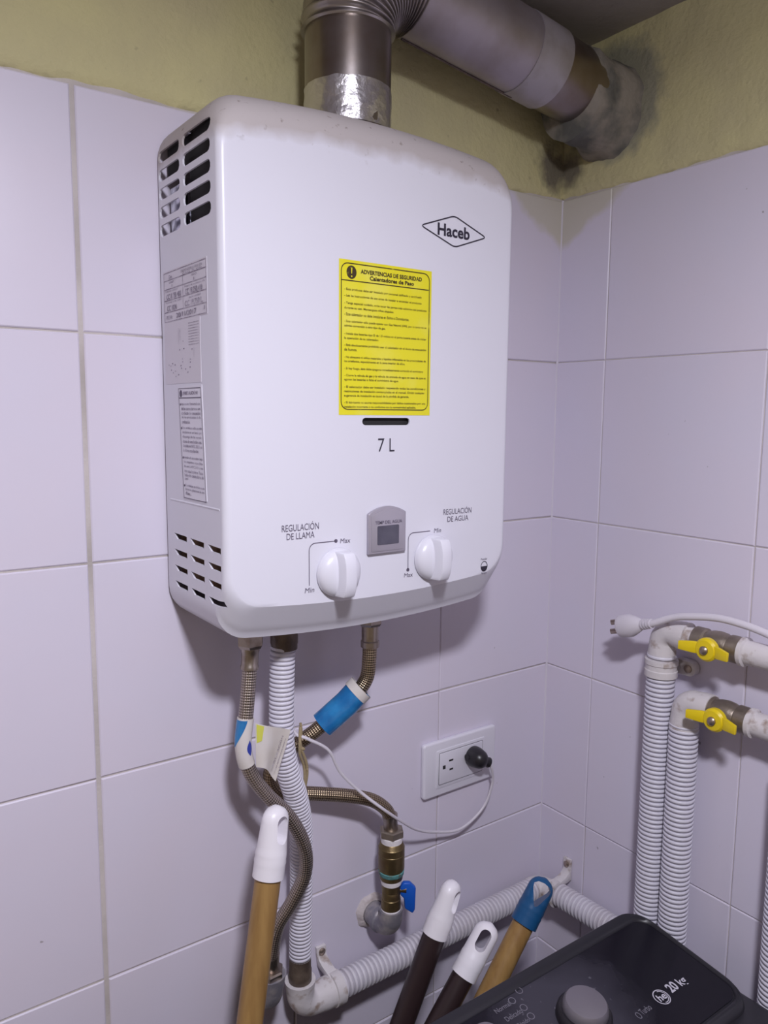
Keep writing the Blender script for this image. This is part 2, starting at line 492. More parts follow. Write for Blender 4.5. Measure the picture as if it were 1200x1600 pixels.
def rrect(x0, x1, y0, y1, r, n=5):
    pts = []
    for cx, cy, a0 in ((x1-r, y0+r, -PI/2), (x1-r, y1-r, 0), (x0+r, y1-r, PI/2), (x0+r, y0+r, PI)):
        for k in range(n + 1):
            a = a0 + PI/2 * k / n
            pts.append((cx + r * math.cos(a), cy + r * math.sin(a)))
    return pts

def outline(mb, poly, w, frame, depth, closed=True, mi=0):
    """a printed line of width w following poly"""
    n = len(poly)
    o, u, v, nn = (V(q) for q in frame)
    ins, outs = [], []
    for i in range(n):
        p = V(poly[i])
        a = V(poly[(i-1) % n]) if (closed or i > 0) else None
        c = V(poly[(i+1) % n]) if (closed or i < n-1) else None
        d = ((p - a).normalized() if a is not None else V((0, 0))) + ((c - p).normalized() if c is not None else V((0, 0)))
        d.normalize()
        nr = V((-d.y, d.x))
        ins.append(p - nr * w / 2); outs.append(p + nr * w / 2)
    vs_ = []
    for q in ins: vs_.append(o + u * q.x + v * q.y + nn * depth)
    for q in outs: vs_.append(o + u * q.x + v * q.y + nn * depth)
    m = n if closed else n - 1
    mb.add(vs_, [(i, (i+1) % n, n + (i+1) % n, n + i) for i in range(m)], mi=mi)
    return mb

DEPS = None
def text_mesh(body, bold=0.0):
    cu = bpy.data.curves.new('lettering', 'FONT')
    cu.body = body; cu.size = 1.0; cu.resolution_u = 3; cu.offset = bold
    o = bpy.data.objects.new('lettering', cu); COL.objects.link(o)
    dg = bpy.context.evaluated_depsgraph_get()
    me = bpy.data.meshes.new_from_object(o.evaluated_get(dg))
    bpy.data.objects.remove(o, do_unlink=True); bpy.data.curves.remove(cu)
    return me

def lettering(items, frame, name, material, parent, lift=0.0004):
    """items: (text, u0, v0, width, height of the drawn box, bold[, slope]) joined into one printed part"""
    o, u, v, n = (V(q) for q in frame)
    mb = MB()
    for it in items:
        body, u0, v0, w, h = it[:5]; bold = it[5] if len(it) > 5 else 0.0; shear = it[6] if len(it) > 6 else 0.0
        me = text_mesh(body, bold)
        xs = [q.co.x for q in me.vertices]; ys = [q.co.y for q in me.vertices]
        if not xs: continue
        ax, bx, ay, by = min(xs), max(xs), min(ys), max(ys)
        vs_ = []
        for q in me.vertices:
            a = (q.co.x - ax) / (bx - ax) * w; b = (q.co.y - ay) / max(by - ay, 1e-6) * h
            vs_.append(o + u * (u0 + a + shear * b) + v * (v0 + b) + n * lift)
        mb.add(vs_, [tuple(p.vertices) for p in me.polygons])
        bpy.data.meshes.remove(me)
    return mb.build(name, material, parent, smooth=False, recalc=False)

# ------------------------------------------------------------------ setting
CEIL = 0.171; FLOOR = -1.88
XL = -2.10; YF = -2.20

def structure(o):
    o['kind'] = 'structure'
    return o

wall_back = structure(MB().box((XL, 0.0016, FLOOR), (0.10, 0.12, CEIL)).build('wall_back', 'grout', smooth=False))
wall_right = structure(MB().box((0.0014, YF, FLOOR), (0.12, 0.0016, CEIL)).build('wall_right', 'grout', smooth=False))
ceiling = structure(MB().box((XL - 0.1, YF - 0.1, CEIL), (0.12, 0.12, CEIL + 0.1)).build('ceiling', 'concrete', smooth=False))
floor = structure(MB().box((XL - 0.1, YF - 0.1, FLOOR - 0.1), (0.12, 0.12, FLOOR)).build('floor', 'floor', smooth=False))
wall_left = structure(MB().box((XL - 0.1, YF, FLOOR), (XL, 0.12, CEIL)).build('wall_left', 'plain', smooth=False))
wall_front = structure(MB().box((XL - 0.1, YF - 0.1, FLOOR), (0.12, YF, CEIL)).build('wall_front', 'plain', smooth=False))

# tiles: 202 x 200 mm, each an object of its own
_tiles = {}
def tile_mesh(w, h):
    key = (round(w, 4), round(h, 4))
    if key not in _tiles:
        c = 0.0011; t = 0.005
        def ring(i, d): return [(-w/2+i, d, -h/2+i), (w/2-i, d, -h/2+i), (w/2-i, d, h/2-i), (-w/2+i, d, h/2-i)]
        vs_ = ring(0, t) + ring(0, c * 0.8) + ring(c, 0)
        f = [(8, 9, 10, 11)]
        for a in (0, 4):
            for k in range(4): f.append((a+k, a+(k+1) % 4, a+4+(k+1) % 4, a+4+k))
        me = bpy.data.meshes.new('tile'); me.from_pydata(vs_, [], f)
        me.materials.append(MT['tile']); me.update()
        bm = bmesh.new(); bm.from_mesh(me)
        bmesh.ops.recalc_face_normals(bm, faces=bm.faces)
        # make sure the glazed face looks towards -y
        if [q for q in bm.faces if abs(q.normal.y) > 0.99][0].normal.y > 0: bmesh.ops.reverse_faces(bm, faces=bm.faces)
        bm.to_mesh(me); bm.free()
        _tiles[key] = me
    return _tiles[key]

def lay_tiles(parent, edges, gaps, to_world, rotz, seed, hgap):
    rnd = random.Random(seed)
    z_edges = [-0.2 * k for k in range(10)] + [FLOOR]
    for i in range(len(edges) - 1):
        a, b = edges[i], edges[i+1]
        ga, gb = gaps[i] / 2, gaps[i+1] / 2
        for k in range(len(z_edges) - 1):
            zt, zb = z_edges[k] - hgap / 2, z_edges[k+1] + hgap / 2
            w = abs(b - a) - ga - gb; h = zt - zb
            if h < 0.02: continue
            cc = (a - ga + b + gb) / 2
            o = bpy.data.objects.new('tile', tile_mesh(w, h))
            COL.objects.link(o)
            x, y = to_world(cc)
            o.location = (x, y, (zt + zb) / 2)
            o.rotation_euler = (rnd.uniform(-.004, .004), 0, rotz + rnd.uniform(-.004, .004))
            o.parent = parent
            o.matrix_parent_inverse = Matrix.Identity(4)

lay_tiles(wall_back, [0.0, -0.1878, -0.3898, -0.5918, -0.7938, -0.9958, -1.1978, -1.3998],
          [0.0, 0.0012, 0.002, 0.0042, 0.004, 0.003, 0.003, 0.003], lambda c: (c, 0.0), 0.0, 3, 0.0018)
lay_tiles(wall_right, [0.0, -0.0757, -0.2777, -0.4797, -0.6817, -0.8837, -1.0857],
          [0.0, 0.0009, 0.0010, 0.0010, 0.0010, 0.0010, 0.0010], lambda c: (0.0, c), PI / 2 * -1, 5, 0.0011)

def plaster(parent, length, to_world, proud, seed):
    """rough yellow plaster above the tiles, its lower edge ragged"""
    nx, nz = int(length / 0.006), 26
    vs_ = []; f = []
    for i in range(nx + 1):
        s = length * i / nx
        lo = -0.0022 + 0.0035 * (noise.noise(V((s * 14, seed, 0.3))) + 0.6 * noise.noise(V((s * 60, seed, 1.3))))
        for k in range(nz + 1):
            t = k / nz
            z = lo + (CEIL - lo) * t
            d = proud + 0.0022 * noise.noise(V((s * 9, z * 9, seed))) + 0.0011 * noise.noise(V((s * 45, z * 45, seed)))
            d += 0.0016 * math.exp(-(z - lo) / 0.012)
            if k == 0: d = -0.004
            vs_.append(to_world(s, d, z if k else lo + 0.0002))
    for i in range(nx):
        for k in range(nz):
            f.append((i*(nz+1)+k, (i+1)*(nz+1)+k, (i+1)*(nz+1)+k+1, i*(nz+1)+k+1))
    return MB().add(vs_, f).build('plaster_band', 'plaster', parent, angle=80, recalc=False)

MB().prism([(0.0005, 0.0005), (-0.0016, 0.0005), (0.0005, -0.0016)], ((0, 0, FLOOR), (1, 0, 0), (0, 1, 0), (0, 0, 1)), -FLOOR).build('corner_grout', 'corner', wall_right, smooth=False)
plaster(wall_back, 1.55, lambda s, d, z: (-s, -d, z), 0.0008, 1.7)
plaster(wall_right, 1.55, lambda s, d, z: (-d, -s, z), 0.0012, 7.2)

# ------------------------------------------------------------------ water heater
HX0, HX1 = -0.5225, -0.2130
HZB, HZT = -0.4535, -0.0215
YB, YFR = -0.004, -0.1305
HXM = (HX0 + HX1) / 2

def heater_ring(y, dx, dt, db, r=0.026, sag=0.0095):
    x0, x1, z0, z1 = HX0 + dx, HX1 - dx, HZB + db, HZT - dt
    pts = []
    n = 7
    def seg(p, q, m):
        for k in range(m): pts.append((p[0] + (q[0]-p[0]) * k / m, p[1] + (q[1]-p[1]) * k / m))
    def crn(cx, cz, a0):
        for k in range(n): pts.append((cx + r * math.cos(a0 + PI/2*k/n), cz + r * math.sin(a0 + PI/2*k/n)))
    seg((x0+r, z0), (x1-r, z0), 16); crn(x1-r, z0+r, -PI/2)
    seg((x1, z0+r), (x1, z1-r), 6); crn(x1-r, z1-r, 0)
    seg((x1-r, z1), (x0+r, z1), 16); crn(x0+r, z1-r, PI/2)
    seg((x0, z1-r), (x0, z0+r), 6); crn(x0+r, z0+r, PI)
    zm = (z0+z1)/2; hz = (z1-z0)/2; hw = (HX1-HX0)/2
    out = []
    for x, z in pts:
        u = (x - HXM) / hw
        out.append((x, y, z + sag * (1-u*u) * ((z-zm)/hz)))
    return out

def heater_shell(inset):
    rings = []
    ys = [YB, -0.05, -0.09] + [-0.0955 - 0.035 * math.sin(k/22*PI/2) for k in range(1, 23)]
    for y in ys:
        d = max(0.0, -(y + 0.0955))
        dt = 0.030 * (1 - math.sqrt(max(0.0, 1 - (d/0.035)**2)))
        e = max(0.0, -(y + 0.1245)); dx = 0.006 * (1 - math.sqrt(max(0.0, 1 - (e/0.006)**2)))
        g = max(0.0, -(y + 0.110)) / 0.0205; db = 0.031 * g
        if 0 < g < 0.25: db += 0.0012 * math.sin(g / 0.25 * PI)
        yy = y
        if inset: yy = max(y, YFR + inset) if y < -0.12 else y
        rings.append(heater_ring(yy, dx + inset, dt + inset, db + inset, r=0.026 - inset))
    return rings

def shell_mesh():
    A = heater_shell(0.0); B = heater_shell(0.0016)
    N = len(A[0]); verts = []; faces = []
    def put(r): 
        b = len(verts); verts.extend(r); return b
    def cen(r, k):
        cx = sum(p[0] for p in r)/N; cz = sum(p[2] for p in r)/N
        return [(cx + (p[0]-cx)*k, p[1], cz + (p[2]-cz)*k) for p in r]
    A.append(cen(A[-1], 0.985))
    ia = [put(r) for r in A]; ib = [put(r) for r in B]
    for L in (ia, ib):
        for i in range(len(L)-1):
            for k in range(N):
                k2 = (k+1) % N
                q = (L[i]+k, L[i]+k2, L[i+1]+k2, L[i+1]+k)
                faces.append(q if L is ia else tuple(reversed(q)))
    faces.append(tuple(ia[-1]+k for k in range(N)))
    faces.append(tuple(reversed([ib[-1]+k for k in range(N)])))
    for k in range(N):
        k2 = (k+1) % N
        faces.append((ia[0]+k2, ia[0]+k, ib[0]+k, ib[0]+k2))
    mb = MB(); mb.add(verts, faces)
    return mb.mesh('cover')

SIDE = ((HX0, 0, 0), (0, -1, 0), (0, 0, 1), (-1, 0, 0))         # u = -y, v = z, outward -x
FRONT = ((0, YFR, 0), (1, 0, 0), (0, 0, 1), (0, -1, 0))          # u = x, v = z, outward -y

def cutters():
    mb = MB()
    cut_frame = ((HX0 - 0.01, 0, 0), (0, -1, 0), (0, 0, 1), (1, 0, 0))
    for r in range(5):
        zc = -0.0478 - 0.0154 * r
        for u0, u1 in ((0.0055, 0.0535), (0.0605, 0.1160)):
            mb.prism([(p[0] + (u0+u1)/2, p[1] + zc) for p in stadium(u1-u0, 0.0100, 5)], cut_frame, 0.02)
    for r in range(4):
        zt = -0.3752 - 0.0147 * r
        for u0, u1 in ((0.0205, 0.0505), (0.0585, 0.0885), (0.0965, 0.1225)):
            mb.prism([(u0, zt), (u1, zt), (u1, zt-0.0050), (u0+0.007, zt-0.0050)], cut_frame, 0.02)
    ff = ((0, YFR - 0.01, 0), (1, 0, 0), (0, 0, 1), (0, 1, 0))
    mb.prism([(p[0] - 0.3651, p[1] - 0.2735) for p in stadium(0.0524, 0.0066, 6)], ff, 0.02)
    return mb.mesh('cutters')

heater = thing('water_heater', 'white tankless gas water heater with two knobs and yellow warning sticker hung on tiled wall', 'water heater', (HXM, 0.0, HZB))
cov_me = shell_mesh(); cut_me = cutters()
co = bpy.data.objects.new('cover_raw', cov_me); COL.objects.link(co)
cu = bpy.data.objects.new('cutter_raw', cut_me); COL.objects.link(cu)
bo = co.modifiers.new('cut', 'BOOLEAN'); bo.operation = 'DIFFERENCE'; bo.object = cu; bo.solver = 'EXACT'
dg = bpy.context.evaluated_depsgraph_get()
cover_me = bpy.data.meshes.new_from_object(co.evaluated_get(dg))
bpy.data.objects.remove(co, do_unlink=True); bpy.data.objects.remove(cu, do_unlink=True)
cover_me.name = 'cover'; cover_me.materials.clear()
link('cover', cover_me, 'enamel', heater, angle=32)

# what shows through the slots
MB().box((-0.470, -0.060, -0.135), (-0.250, -0.009, -0.055)).build('combustion_hood', 'dark', heater, bevel=0.006)
MB().box((-0.5150, -0.1200, -0.1300), (-0.5120, -0.0575, -0.0400)).box((-0.5150, -0.0575, -0.0660), (-0.5120, -0.0080, -0.0400)).build('slot_shade_liner', 'dark', heater, smooth=False)  # near-black liner added to stand in for the shade inside the upper side slots
MB().box((-0.514, -0.033, -0.14), (-0.507, -0.009, -0.072)).box((-0.508, -0.052, -0.132), (-0.500, -0.036, -0.092)).build('mounting_bracket', 'mirror', heater, bevel=0.0015)
MB().box((-0.405, -0.126, -0.292), (-0.325, -0.122, -0.252)).build('slot_shade_plate', 'dark', heater, smooth=False)  # dark plate added behind the front slot so its opening looks shaded
MB().box((-0.513, -0.106, -0.426), (-0.240, -0.009, -0.340)).box((-0.513, -0.124, -0.405), (-0.240, -0.104, -0.340)).build('burner_box', 'rust', heater, bevel=0.004)
MB().tube([(-0.5165, -0.068, -0.0655), (-0.5165, -0.112, -0.0652)], 0.0006, 8).build('ignition_wire', 'plastic', heater)

# pressed crease on the side
MB().tube([(HX0 + 0.0008, -0.014, -0.3452), (HX0 + 0.0008, -0.1215, -0.3440)], 0.0012, 14).build('pressed_crease', 'enamel', heater)

# --- yellow warning sticker
sx0, sx1, sz0, sz1 = -0.4157, -0.3158, -0.2678, -0.1378
st = MB()
nn = 24
sv = []; sf = []
for i in range(nn + 1):
    for k in range(nn + 1):
        x = sx0 + (sx1 - sx0) * i / nn; z = sz0 + (sz1 - sz0) * k / nn
        sv.append((x, YFR - 0.0003, z))
for i in range(nn):
    for k in range(nn):
        sf.append((i*(nn+1)+k, (i+1)*(nn+1)+k, (i+1)*(nn+1)+k+1, i*(nn+1)+k+1))
sticker = st.add(sv, sf).build('warning_sticker', 'sticker', heater)
mb = MB()
outline(mb, rrect(-0.4135, -0.3185, -0.2630, -0.1406, 0.0065), 0.0008, FRONT, 0.0006)
outline(mb, [(-0.4135, -0.1548), (-0.3185, -0.1548)], 0.0008, FRONT, 0.0006, closed=False)
mb.build('sticker_border', 'ink_head', sticker, smooth=False, recalc=False)
mb = MB().prism([(0.0050 * math.cos(a * PI / 14) - 0.4032, 0.0055 * math.sin(a * PI / 14) - 0.1478) for a in range(28)], FRONT, 0.0006)
warn = mb.build('warning_symbol', 'ink_head', sticker, smooth=False)
mb = MB()
mb.prism([(-0.4038, -0.1442), (-0.4035, -0.1490), (-0.4029, -0.1490), (-0.4026, -0.1442)], FRONT, 0.0008)
mb.prism([(0.0007 * math.cos(a * PI / 5) - 0.4032, 0.0007 * math.sin(a * PI / 5) - 0.1512) for a in range(10)], FRONT, 0.0008)
mb.build('exclamation_mark', 'sticker', sticker, smooth=False)
lettering([('ADVERTENCIAS DE SEGURIDAD', -0.3940, -0.1480, 0.0665, 0.0036, 0.03),
           ('Calentadores de Paso', -0.3845, -0.1527, 0.0480, 0.0036, 0.03)], FRONT, 'heading', 'ink_head', sticker, 0.0007)
def sz(py): return -0.1386 - (py - 405) * 0.000531
body = [
    (449.5, 0.083, '- Este producto debe ser instalado por personal calificado y certificado'),
    (459.5, 0.083, '- Lea las instrucciones de uso antes de instalar o encender el producto'),
    (471, 0.089, '- Tenga especial cuidado, evite tocar las partes más calientes del producto'),
    (478.5, 0.052, 'durante su uso. Mantengase niños alejados.'),
    (488, 0.069, '- Este calentador no debe instalarse en Baños o Dormitorios.'),
    (499.5, 0.089, '- Este calentador sólo puede operar con Gas Natural (GN), por lo tanto no se'),
    (506.5, 0.043, 'admite conversión a otro tipo de gas.'),
    (519, 0.089, '- Instale dos baterías tipo D de 1.5 voltios en el porta batería antes de iniciar'),
    (526, 0.036, 'la operación de su calentador.'),
    (537, 0.089, '- Está absolutamente prohibido usar el calentador sin el ducto de evacuación'),
    (543.5, 0.013, 'de humos.'),
    (556, 0.089, '- No almacene ni utilice materiales y líquidos inflamables en las proximidades de'),
    (562.5, 0.065, 'los artefactos, especialmente en la zona interior de ellos.'),
    (574, 0.086, '- Si hay fuego, éste debe apagarse inmediatamente cortando el suministro'),
    (585, 0.089, '- Cierre la válvula de gas y la válvula de entrada de agua en caso de que se'),
    (591.5, 0.058, 'agoten las baterías o falte el suministro de agua.'),
    (603.5, 0.089, '- El calentador debe ser instalado respetando todas las condiciones y'),
    (610.5, 0.088, 'restricciones de instalación contempladas en el manual. Omitir cualquier'),
    (617.5, 0.070, 'sugerencia de instalación es causal de la pérdida de garantía.'),
    (628.5, 0.089, '- El fabricante no asume responsabilidades por daños ocasionados por una'),
    (635.5, 0.078, 'instalación incorrecta o no conforme con la normatividad aplicable.')]
lettering([(t, -0.4105, sz(py) - 0.0012, w, 0.0024, 0.012) for py, w, t in body], FRONT, 'fine_print', 'ink_brown', sticker, 0.0007)

# --- printed front
lettering([('7', -0.3742, -0.3003, 0.0068, 0.0118, -0.004), ('L', -0.3617, -0.3003, 0.0056, 0.0118, -0.004)], FRONT, 'capacity_lettering', 'ink', heater)
mb = MB()
lg = [(-0.3294, -0.0990), (-0.2898, -0.0853), (-0.2500, -0.0995), (-0.2890, -0.1131)]
rl = []
for i in range(4):
    p = V(lg[i]); a = V(lg[i-1]); c = V(lg[(i+1) % 4]); k = 0.0045
    p1 = p + (a-p).normalized()*k; p2 = p + (c-p).normalized()*k
    for t in range(5):
        t /= 4; rl.append(tuple(p1*(1-t)**2 + p*2*t*(1-t) + p2*t*t))
outline(mb, rl, 0.0011, FRONT, 0.0004)
logo = mb.build('logo', 'ink', heater, smooth=False, recalc=False)
lettering([('Haceb', -0.3097, -0.1047, 0.0388, 0.0110, 0.026)], FRONT, 'logo_lettering', 'ink', logo)
lettering([('REGULACIÓN', -0.4716, -0.3650, 0.0358, 0.0072), ('DE LLAMA', -0.4672, -0.3720, 0.0270, 0.0054)], FRONT, 'flame_lettering', 'ink_grey', heater)
lettering([('REGULACIÓN', -0.2968, -0.3626, 0.0358, 0.0068), ('DE AGUA', -0.2917, -0.3698, 0.0268, 0.0052)], FRONT, 'water_lettering', 'ink_grey', heater)
def scale_marks(pts, dot, name, texts):
    mb = MB()
    outline(mb, pts, 0.0007, FRONT, 0.0004, closed=False)
    mb.prism([(0.00165 * math.cos(a*PI/8) + dot[0], 0.00165 * math.sin(a*PI/8) + dot[1]) for a in range(16)], FRONT, 0.0004)
    o = mb.build(name, 'ink_grey', heater, smooth=False, recalc=False)
    for q in texts: lettering([q], FRONT, 'lettering', 'ink_grey', o)
def bend(x0, zl, zt, x1, r=0.006):
    p = [(x0, zl), (x0, zt - r)]
    p += [(x0 + r - r*math.cos(k*PI/12), zt - r + r*math.sin(k*PI/12)) for k in range(1, 6)]
    return p + [(x0 + r, zt), (x1, zt)]
scale_marks(bend(-0.4455, -0.4135, -0.3770, -0.4190), (-0.4185, -0.3770), 'flame_scale',
            [('Max', -0.4143, -0.3796, 0.0105, 0.0042, 0, 0.15), ('Min', -0.4500, -0.4196, 0.0092, 0.0044, 0, 0.15)])
scale_marks(bend(-0.3390, -0.4112, -0.3768, -0.3130), (-0.3390, -0.4115), 'water_scale',
            [('Min', -0.3082, -0.3790, 0.0085, 0.0042, 0, 0.15), ('Max', -0.3436, -0.4184, 0.0102, 0.0040, 0, 0.15)])
# lever symbol at lower right: a circle, lower half filled
mb = MB()
cxs, czs = -0.2421, -0.4186
outline(mb, [(cxs + 0.0042*math.cos(a*PI/16), czs + 0.0050*math.sin(a*PI/16)) for a in range(32)], 0.0007, FRONT, 0.0004)
mb.prism([(cxs + 0.0042*math.cos(PI + a*PI/16), czs + 0.0050*math.sin(PI + a*PI/16)) for a in range(17)], FRONT, 0.0004)
sw = mb.build('switch_symbol', 'ink', heater, smooth=False, recalc=False)
for q in (('Prender', -0.2466, -0.4122, 0.0085, 0.0022, 0), ('Apagar', -0.2460, -0.4268, 0.0080, 0.0024, 0)): lettering([q], FRONT, 'lettering', 'ink_grey', sw)

# --- knobs
def heater_knob(cx, cz):
    prof = [(0.0205, 0.0006), (0.0218, 0.0012), (0.0218, 0.0030)]
    prof += [(0.0216 * math.cos(a) ** 0.75 if a < PI/2 - 0.01 else 0.0005, 0.0032 + 0.0095 * math.sin(a)) for a in [k * PI/2/10 for k in range(11)]]
    k = MB().lathe(prof, (cx, YFR, cz), (0, -1, 0), 40).build('knob', 'plastic', heater)
    # raised vertical grip
    mb = MB()
    hw0, hw1 = 0.0072, 0.0056
    pr = []
    for i in range(17):
        t = -1 + 2 * i / 16
        z = 0.0200 * t
        y = 0.0235 - 0.0045 * abs(t) ** 3
        pr.append((z, y))
    L = []
    for hw, yb in ((1, 0), (2, 1)):
        pass
    vs_ = []; f = []
    for z, y in pr:
        vs_ += [(cx - hw0, YFR - 0.003, cz + z), (cx - hw1, YFR - y, cz + z * 0.97), (cx + hw1, YFR - y, cz + z * 0.97), (cx + hw0, YFR - 0.003, cz + z)]
    for i in range(16):
        for q in range(3): f.append((i*4+q, i*4+q+1, i*4+4+q+1, i*4+4+q))
    f += [(3, 2, 1, 0), (64, 65, 66, 67)]
    mb.add(vs_, f).build('grip', 'plastic', k, bevel=0.0010, bsegs=2, bangle=40)
heater_knob(-0.4169, -0.4048)
heater_knob(-0.3104, -0.4022)

# --- water temperature display
def bezel(x0, x1, z0, zs, rise):
    p = [(x0, z0), (x1, z0), (x1, zs)]
    for k in range(1, 12):
        t = k / 12; x = x1 + (x0 - x1) * t
        p.append((x, zs + rise * (1 - (2*t-1)**2)))
    return p + [(x0, zs)]
disp = MB().prism(bezel(-0.3862, -0.3444, -0.3925, -0.3555, 0.0062), FRONT, 0.0038).build('display', 'silver', heater, bevel=0.0010, bsegs=3, angle=40)
MB().prism(bezel(-0.3832, -0.3474, -0.3900, -0.3575, 0.0054), FRONT, 0.0044).build('face_plate', 'silver', disp, bevel=0.0004)
MB().prism(rrect(-0.3772, -0.3532, -0.3842, -0.3668, 0.0012), FRONT, 0.0047).build('screen', 'lcd', disp, smooth=False)
lettering([('TEMP DEL AGUA', -0.3798, -0.3652, 0.0300, 0.0030, 0.01)], FRONT, 'lettering', 'ink_grey', disp, 0.0047)

# --- side labels (u = -y)
rating = MB().prism([(0.0100, -0.1900), (0.0920, -0.1900), (0.0920, -0.2420), (0.0120, -0.2420), (0.0120, -0.1900)][:4] and [(0.0105, -0.2420), (0.0905, -0.2420), (0.0905, -0.1890), (0.1060, -0.1890), (0.1060, -0.1450), (0.0105, -0.1450)], SIDE, 0.00025).build('rating_label', 'label', heater, smooth=False)
mb = MB()
def sl(a, b, w=0.0006): outline(mb, [a, b], w, SIDE, 0.0005, closed=False)
outline(mb, [(0.0125, -0.1880), (0.1050, -0.1880), (0.1050, -0.1465), (0.0125, -0.1465)], 0.0007, SIDE, 0.0005)
for z in (-0.1530, -0.1605, -0.1700, -0.1800): sl((0.0125, z), (0.1050, z))
sl((0.0560, -0.1530), (0.0560, -0.1800), 0.0005)
# wiring diagram, mostly worn away
for k in range(9): sl((0.0660, -0.1930 - 0.0022*k), (0.0880, -0.1930 - 0.0022*k), 0.00035)
sl((0.0470, -0.1960), (0.0470, -0.2060), 0.0004); sl((0.0435, -0.1955), (0.0435, -0.2080), 0.0003)
sl((0.0770, -0.2130), (0.0770, -0.2210), 0.0003)
mb.build('rating_table', 'ink_worn', rating, smooth=False, recalc=False)
mb = MB()
rnd = random.Random(4)
for (a, b) in [(0.020,-.2255),(0.028,-.2245),(0.034,-.2258),(0.024,-.2265),(0.025,-.2300),(0.030,-.2325),(0.035,-.2312),(0.042,-.2345),(0.036,-.2358),(0.048,-.2270),(0.049,-.2292),(0.058,-.2303),(0.052,-.2215),(0.052,-.2240),(0.069,-.2225),(0.069,-.2250),(0.068,-.2290),(0.073,-.2145),(0.054,-.2068),(0.046,-.2135),(0.055,-.2132),(0.063,-.2330)]:
    s = 0.0009
    mb.prism([(a-s, b-s*0.5), (a+s, b-s*0.5), (a+s, b+s*0.5), (a-s, b+s*0.5)], SIDE, 0.0005)
mb.build('wiring_diagram', 'ink_worn', rating, smooth=False)
lettering([('Gas', 0.0240, -0.1522, 0.008, 0.0032), ('CALENTADOR DE PASO GN', 0.0520, -0.1505, 0.045, 0.0022), ('CALL 7L CN', 0.0560, -0.1526, 0.040, 0.0016),
           ('UNIT', 0.0250, -0.1562, 0.012, 0.0018), ('7', 0.0300, -0.1598, 0.003, 0.0022), ('TIPO', 0.0740, -0.1562, 0.012, 0.0018), ('1', 0.0790, -0.1598, 0.002, 0.0024),
           ('Potencia nominal', 0.0160, -0.1630, 0.028, 0.0016), ('CC 8.750 400', 0.0180, -0.1692, 0.034, 0.0046, 0.01),
           ('Presión de suministro kPa', 0.0600, -0.1634, 0.042, 0.0016), ('CC 18.250.400', 0.0610, -0.1694, 0.036, 0.0046, 0.01),
           ('Categoria GN', 0.0160, -0.1728, 0.036, 0.0016), ('CC 10.N', 0.0190, -0.1792, 0.022, 0.0046, 0.01),
           ('Serie unidad', 0.0690, -0.1730, 0.024, 0.0016), ('CC 19.750 L.', 0.0600, -0.1790, 0.038, 0.0046, 0.01),
           ('FECHA:', 0.0170, -0.1862, 0.014, 0.0032), ('20/11/2017', 0.0400, -0.1864, 0.044, 0.0042, 0.015), ('1', 0.1000, -0.1850, 0.0015, 0.003)],
          SIDE, 'rating_lettering', 'ink_worn', rating, 0.0006)
caution = MB().prism([(0.0470, -0.3412), (0.0975, -0.3397), (0.0915, -0.2440), (0.0400, -0.2455)], SIDE, 0.0004).build('caution_label', 'label_white', heater, smooth=False)
mb = MB()
def cz_(u, v): return (0.0410 + 0.0480*u + 0.0070*v, -0.2465 - 0.0940*v)
outline(mb, [cz_(0, 1), cz_(1, 1), cz_(1, 0), cz_(0, 0)], 0.0008, SIDE, 0.0006)
outline(mb, [cz_(0, 0.085), cz_(1, 0.085)], 0.0008, SIDE, 0.0006, closed=False)
cc = cz_(0.10, 0.045)
mb.prism([(cc[0] + 0.0030*math.cos(a*PI/8), cc[1] + 0.0030*math.sin(a*PI/8)) for a in range(16)], SIDE, 0.0006)
for v in (0.144, 0.360, 0.630, 0.886):
    cc = cz_(0.05, v)
    mb.prism([(cc[0] + 0.0010*math.cos(a*PI/6), cc[1] + 0.0010*math.sin(a*PI/6)) for a in range(12)], SIDE, 0.0006)
mb.build('caution_frame', 'ink_grey', caution, smooth=False, recalc=False)
cl = [(0.144, 0.86, 'Importante: Este artefacto'), (0.184, 0.86, 'debe conectarse a un'), (0.224, 0.86, 'conducto de evacuación'), (0.264, 0.86, 'de los productos de la'), (0.304, 0.38, 'combustión.'),
      (0.360, 0.88, 'Este artefacto sólo puede'), (0.400, 0.86, 'instalarse en un local que'), (0.440, 0.86, 'disponga de las condi-'), (0.480, 0.86, 'ciones de ventilación esta-'), (0.520, 0.86, 'blecidas en NTC 3631 en'), (0.562, 0.70, 'la última actualización.'),
      (0.630, 0.86, 'Instalar el calentador bajo'), (0.670, 0.86, 'los requisitos especifica-'), (0.710, 0.86, 'dos en la NTC 3531 y sus'), (0.750, 0.86, 'tres actualizaciones. "Insta-'), (0.788, 0.86, 'lación de calentadores de'), (0.824, 0.18, 'paso".'),
      (0.886, 0.88, 'El embalaje no debe reuti-'), (0.922, 0.86, 'lizarse en aplicaciones de otro'), (0.958, 0.26, 'fin.')]
items = [('¡PRECAUCIÓN!', cz_(0.20, 0.065)[0], cz_(0.20, 0.065)[1], 0.0320, 0.0042, 0.03)]
for v, w, t in cl:
    p = cz_(0.09, v + 0.012)
    items.append((t, p[0], p[1], 0.0480 * w, 0.0027, 0.01))
lettering(items, SIDE, 'caution_lettering', 'ink_worn', caution, 0.0007)

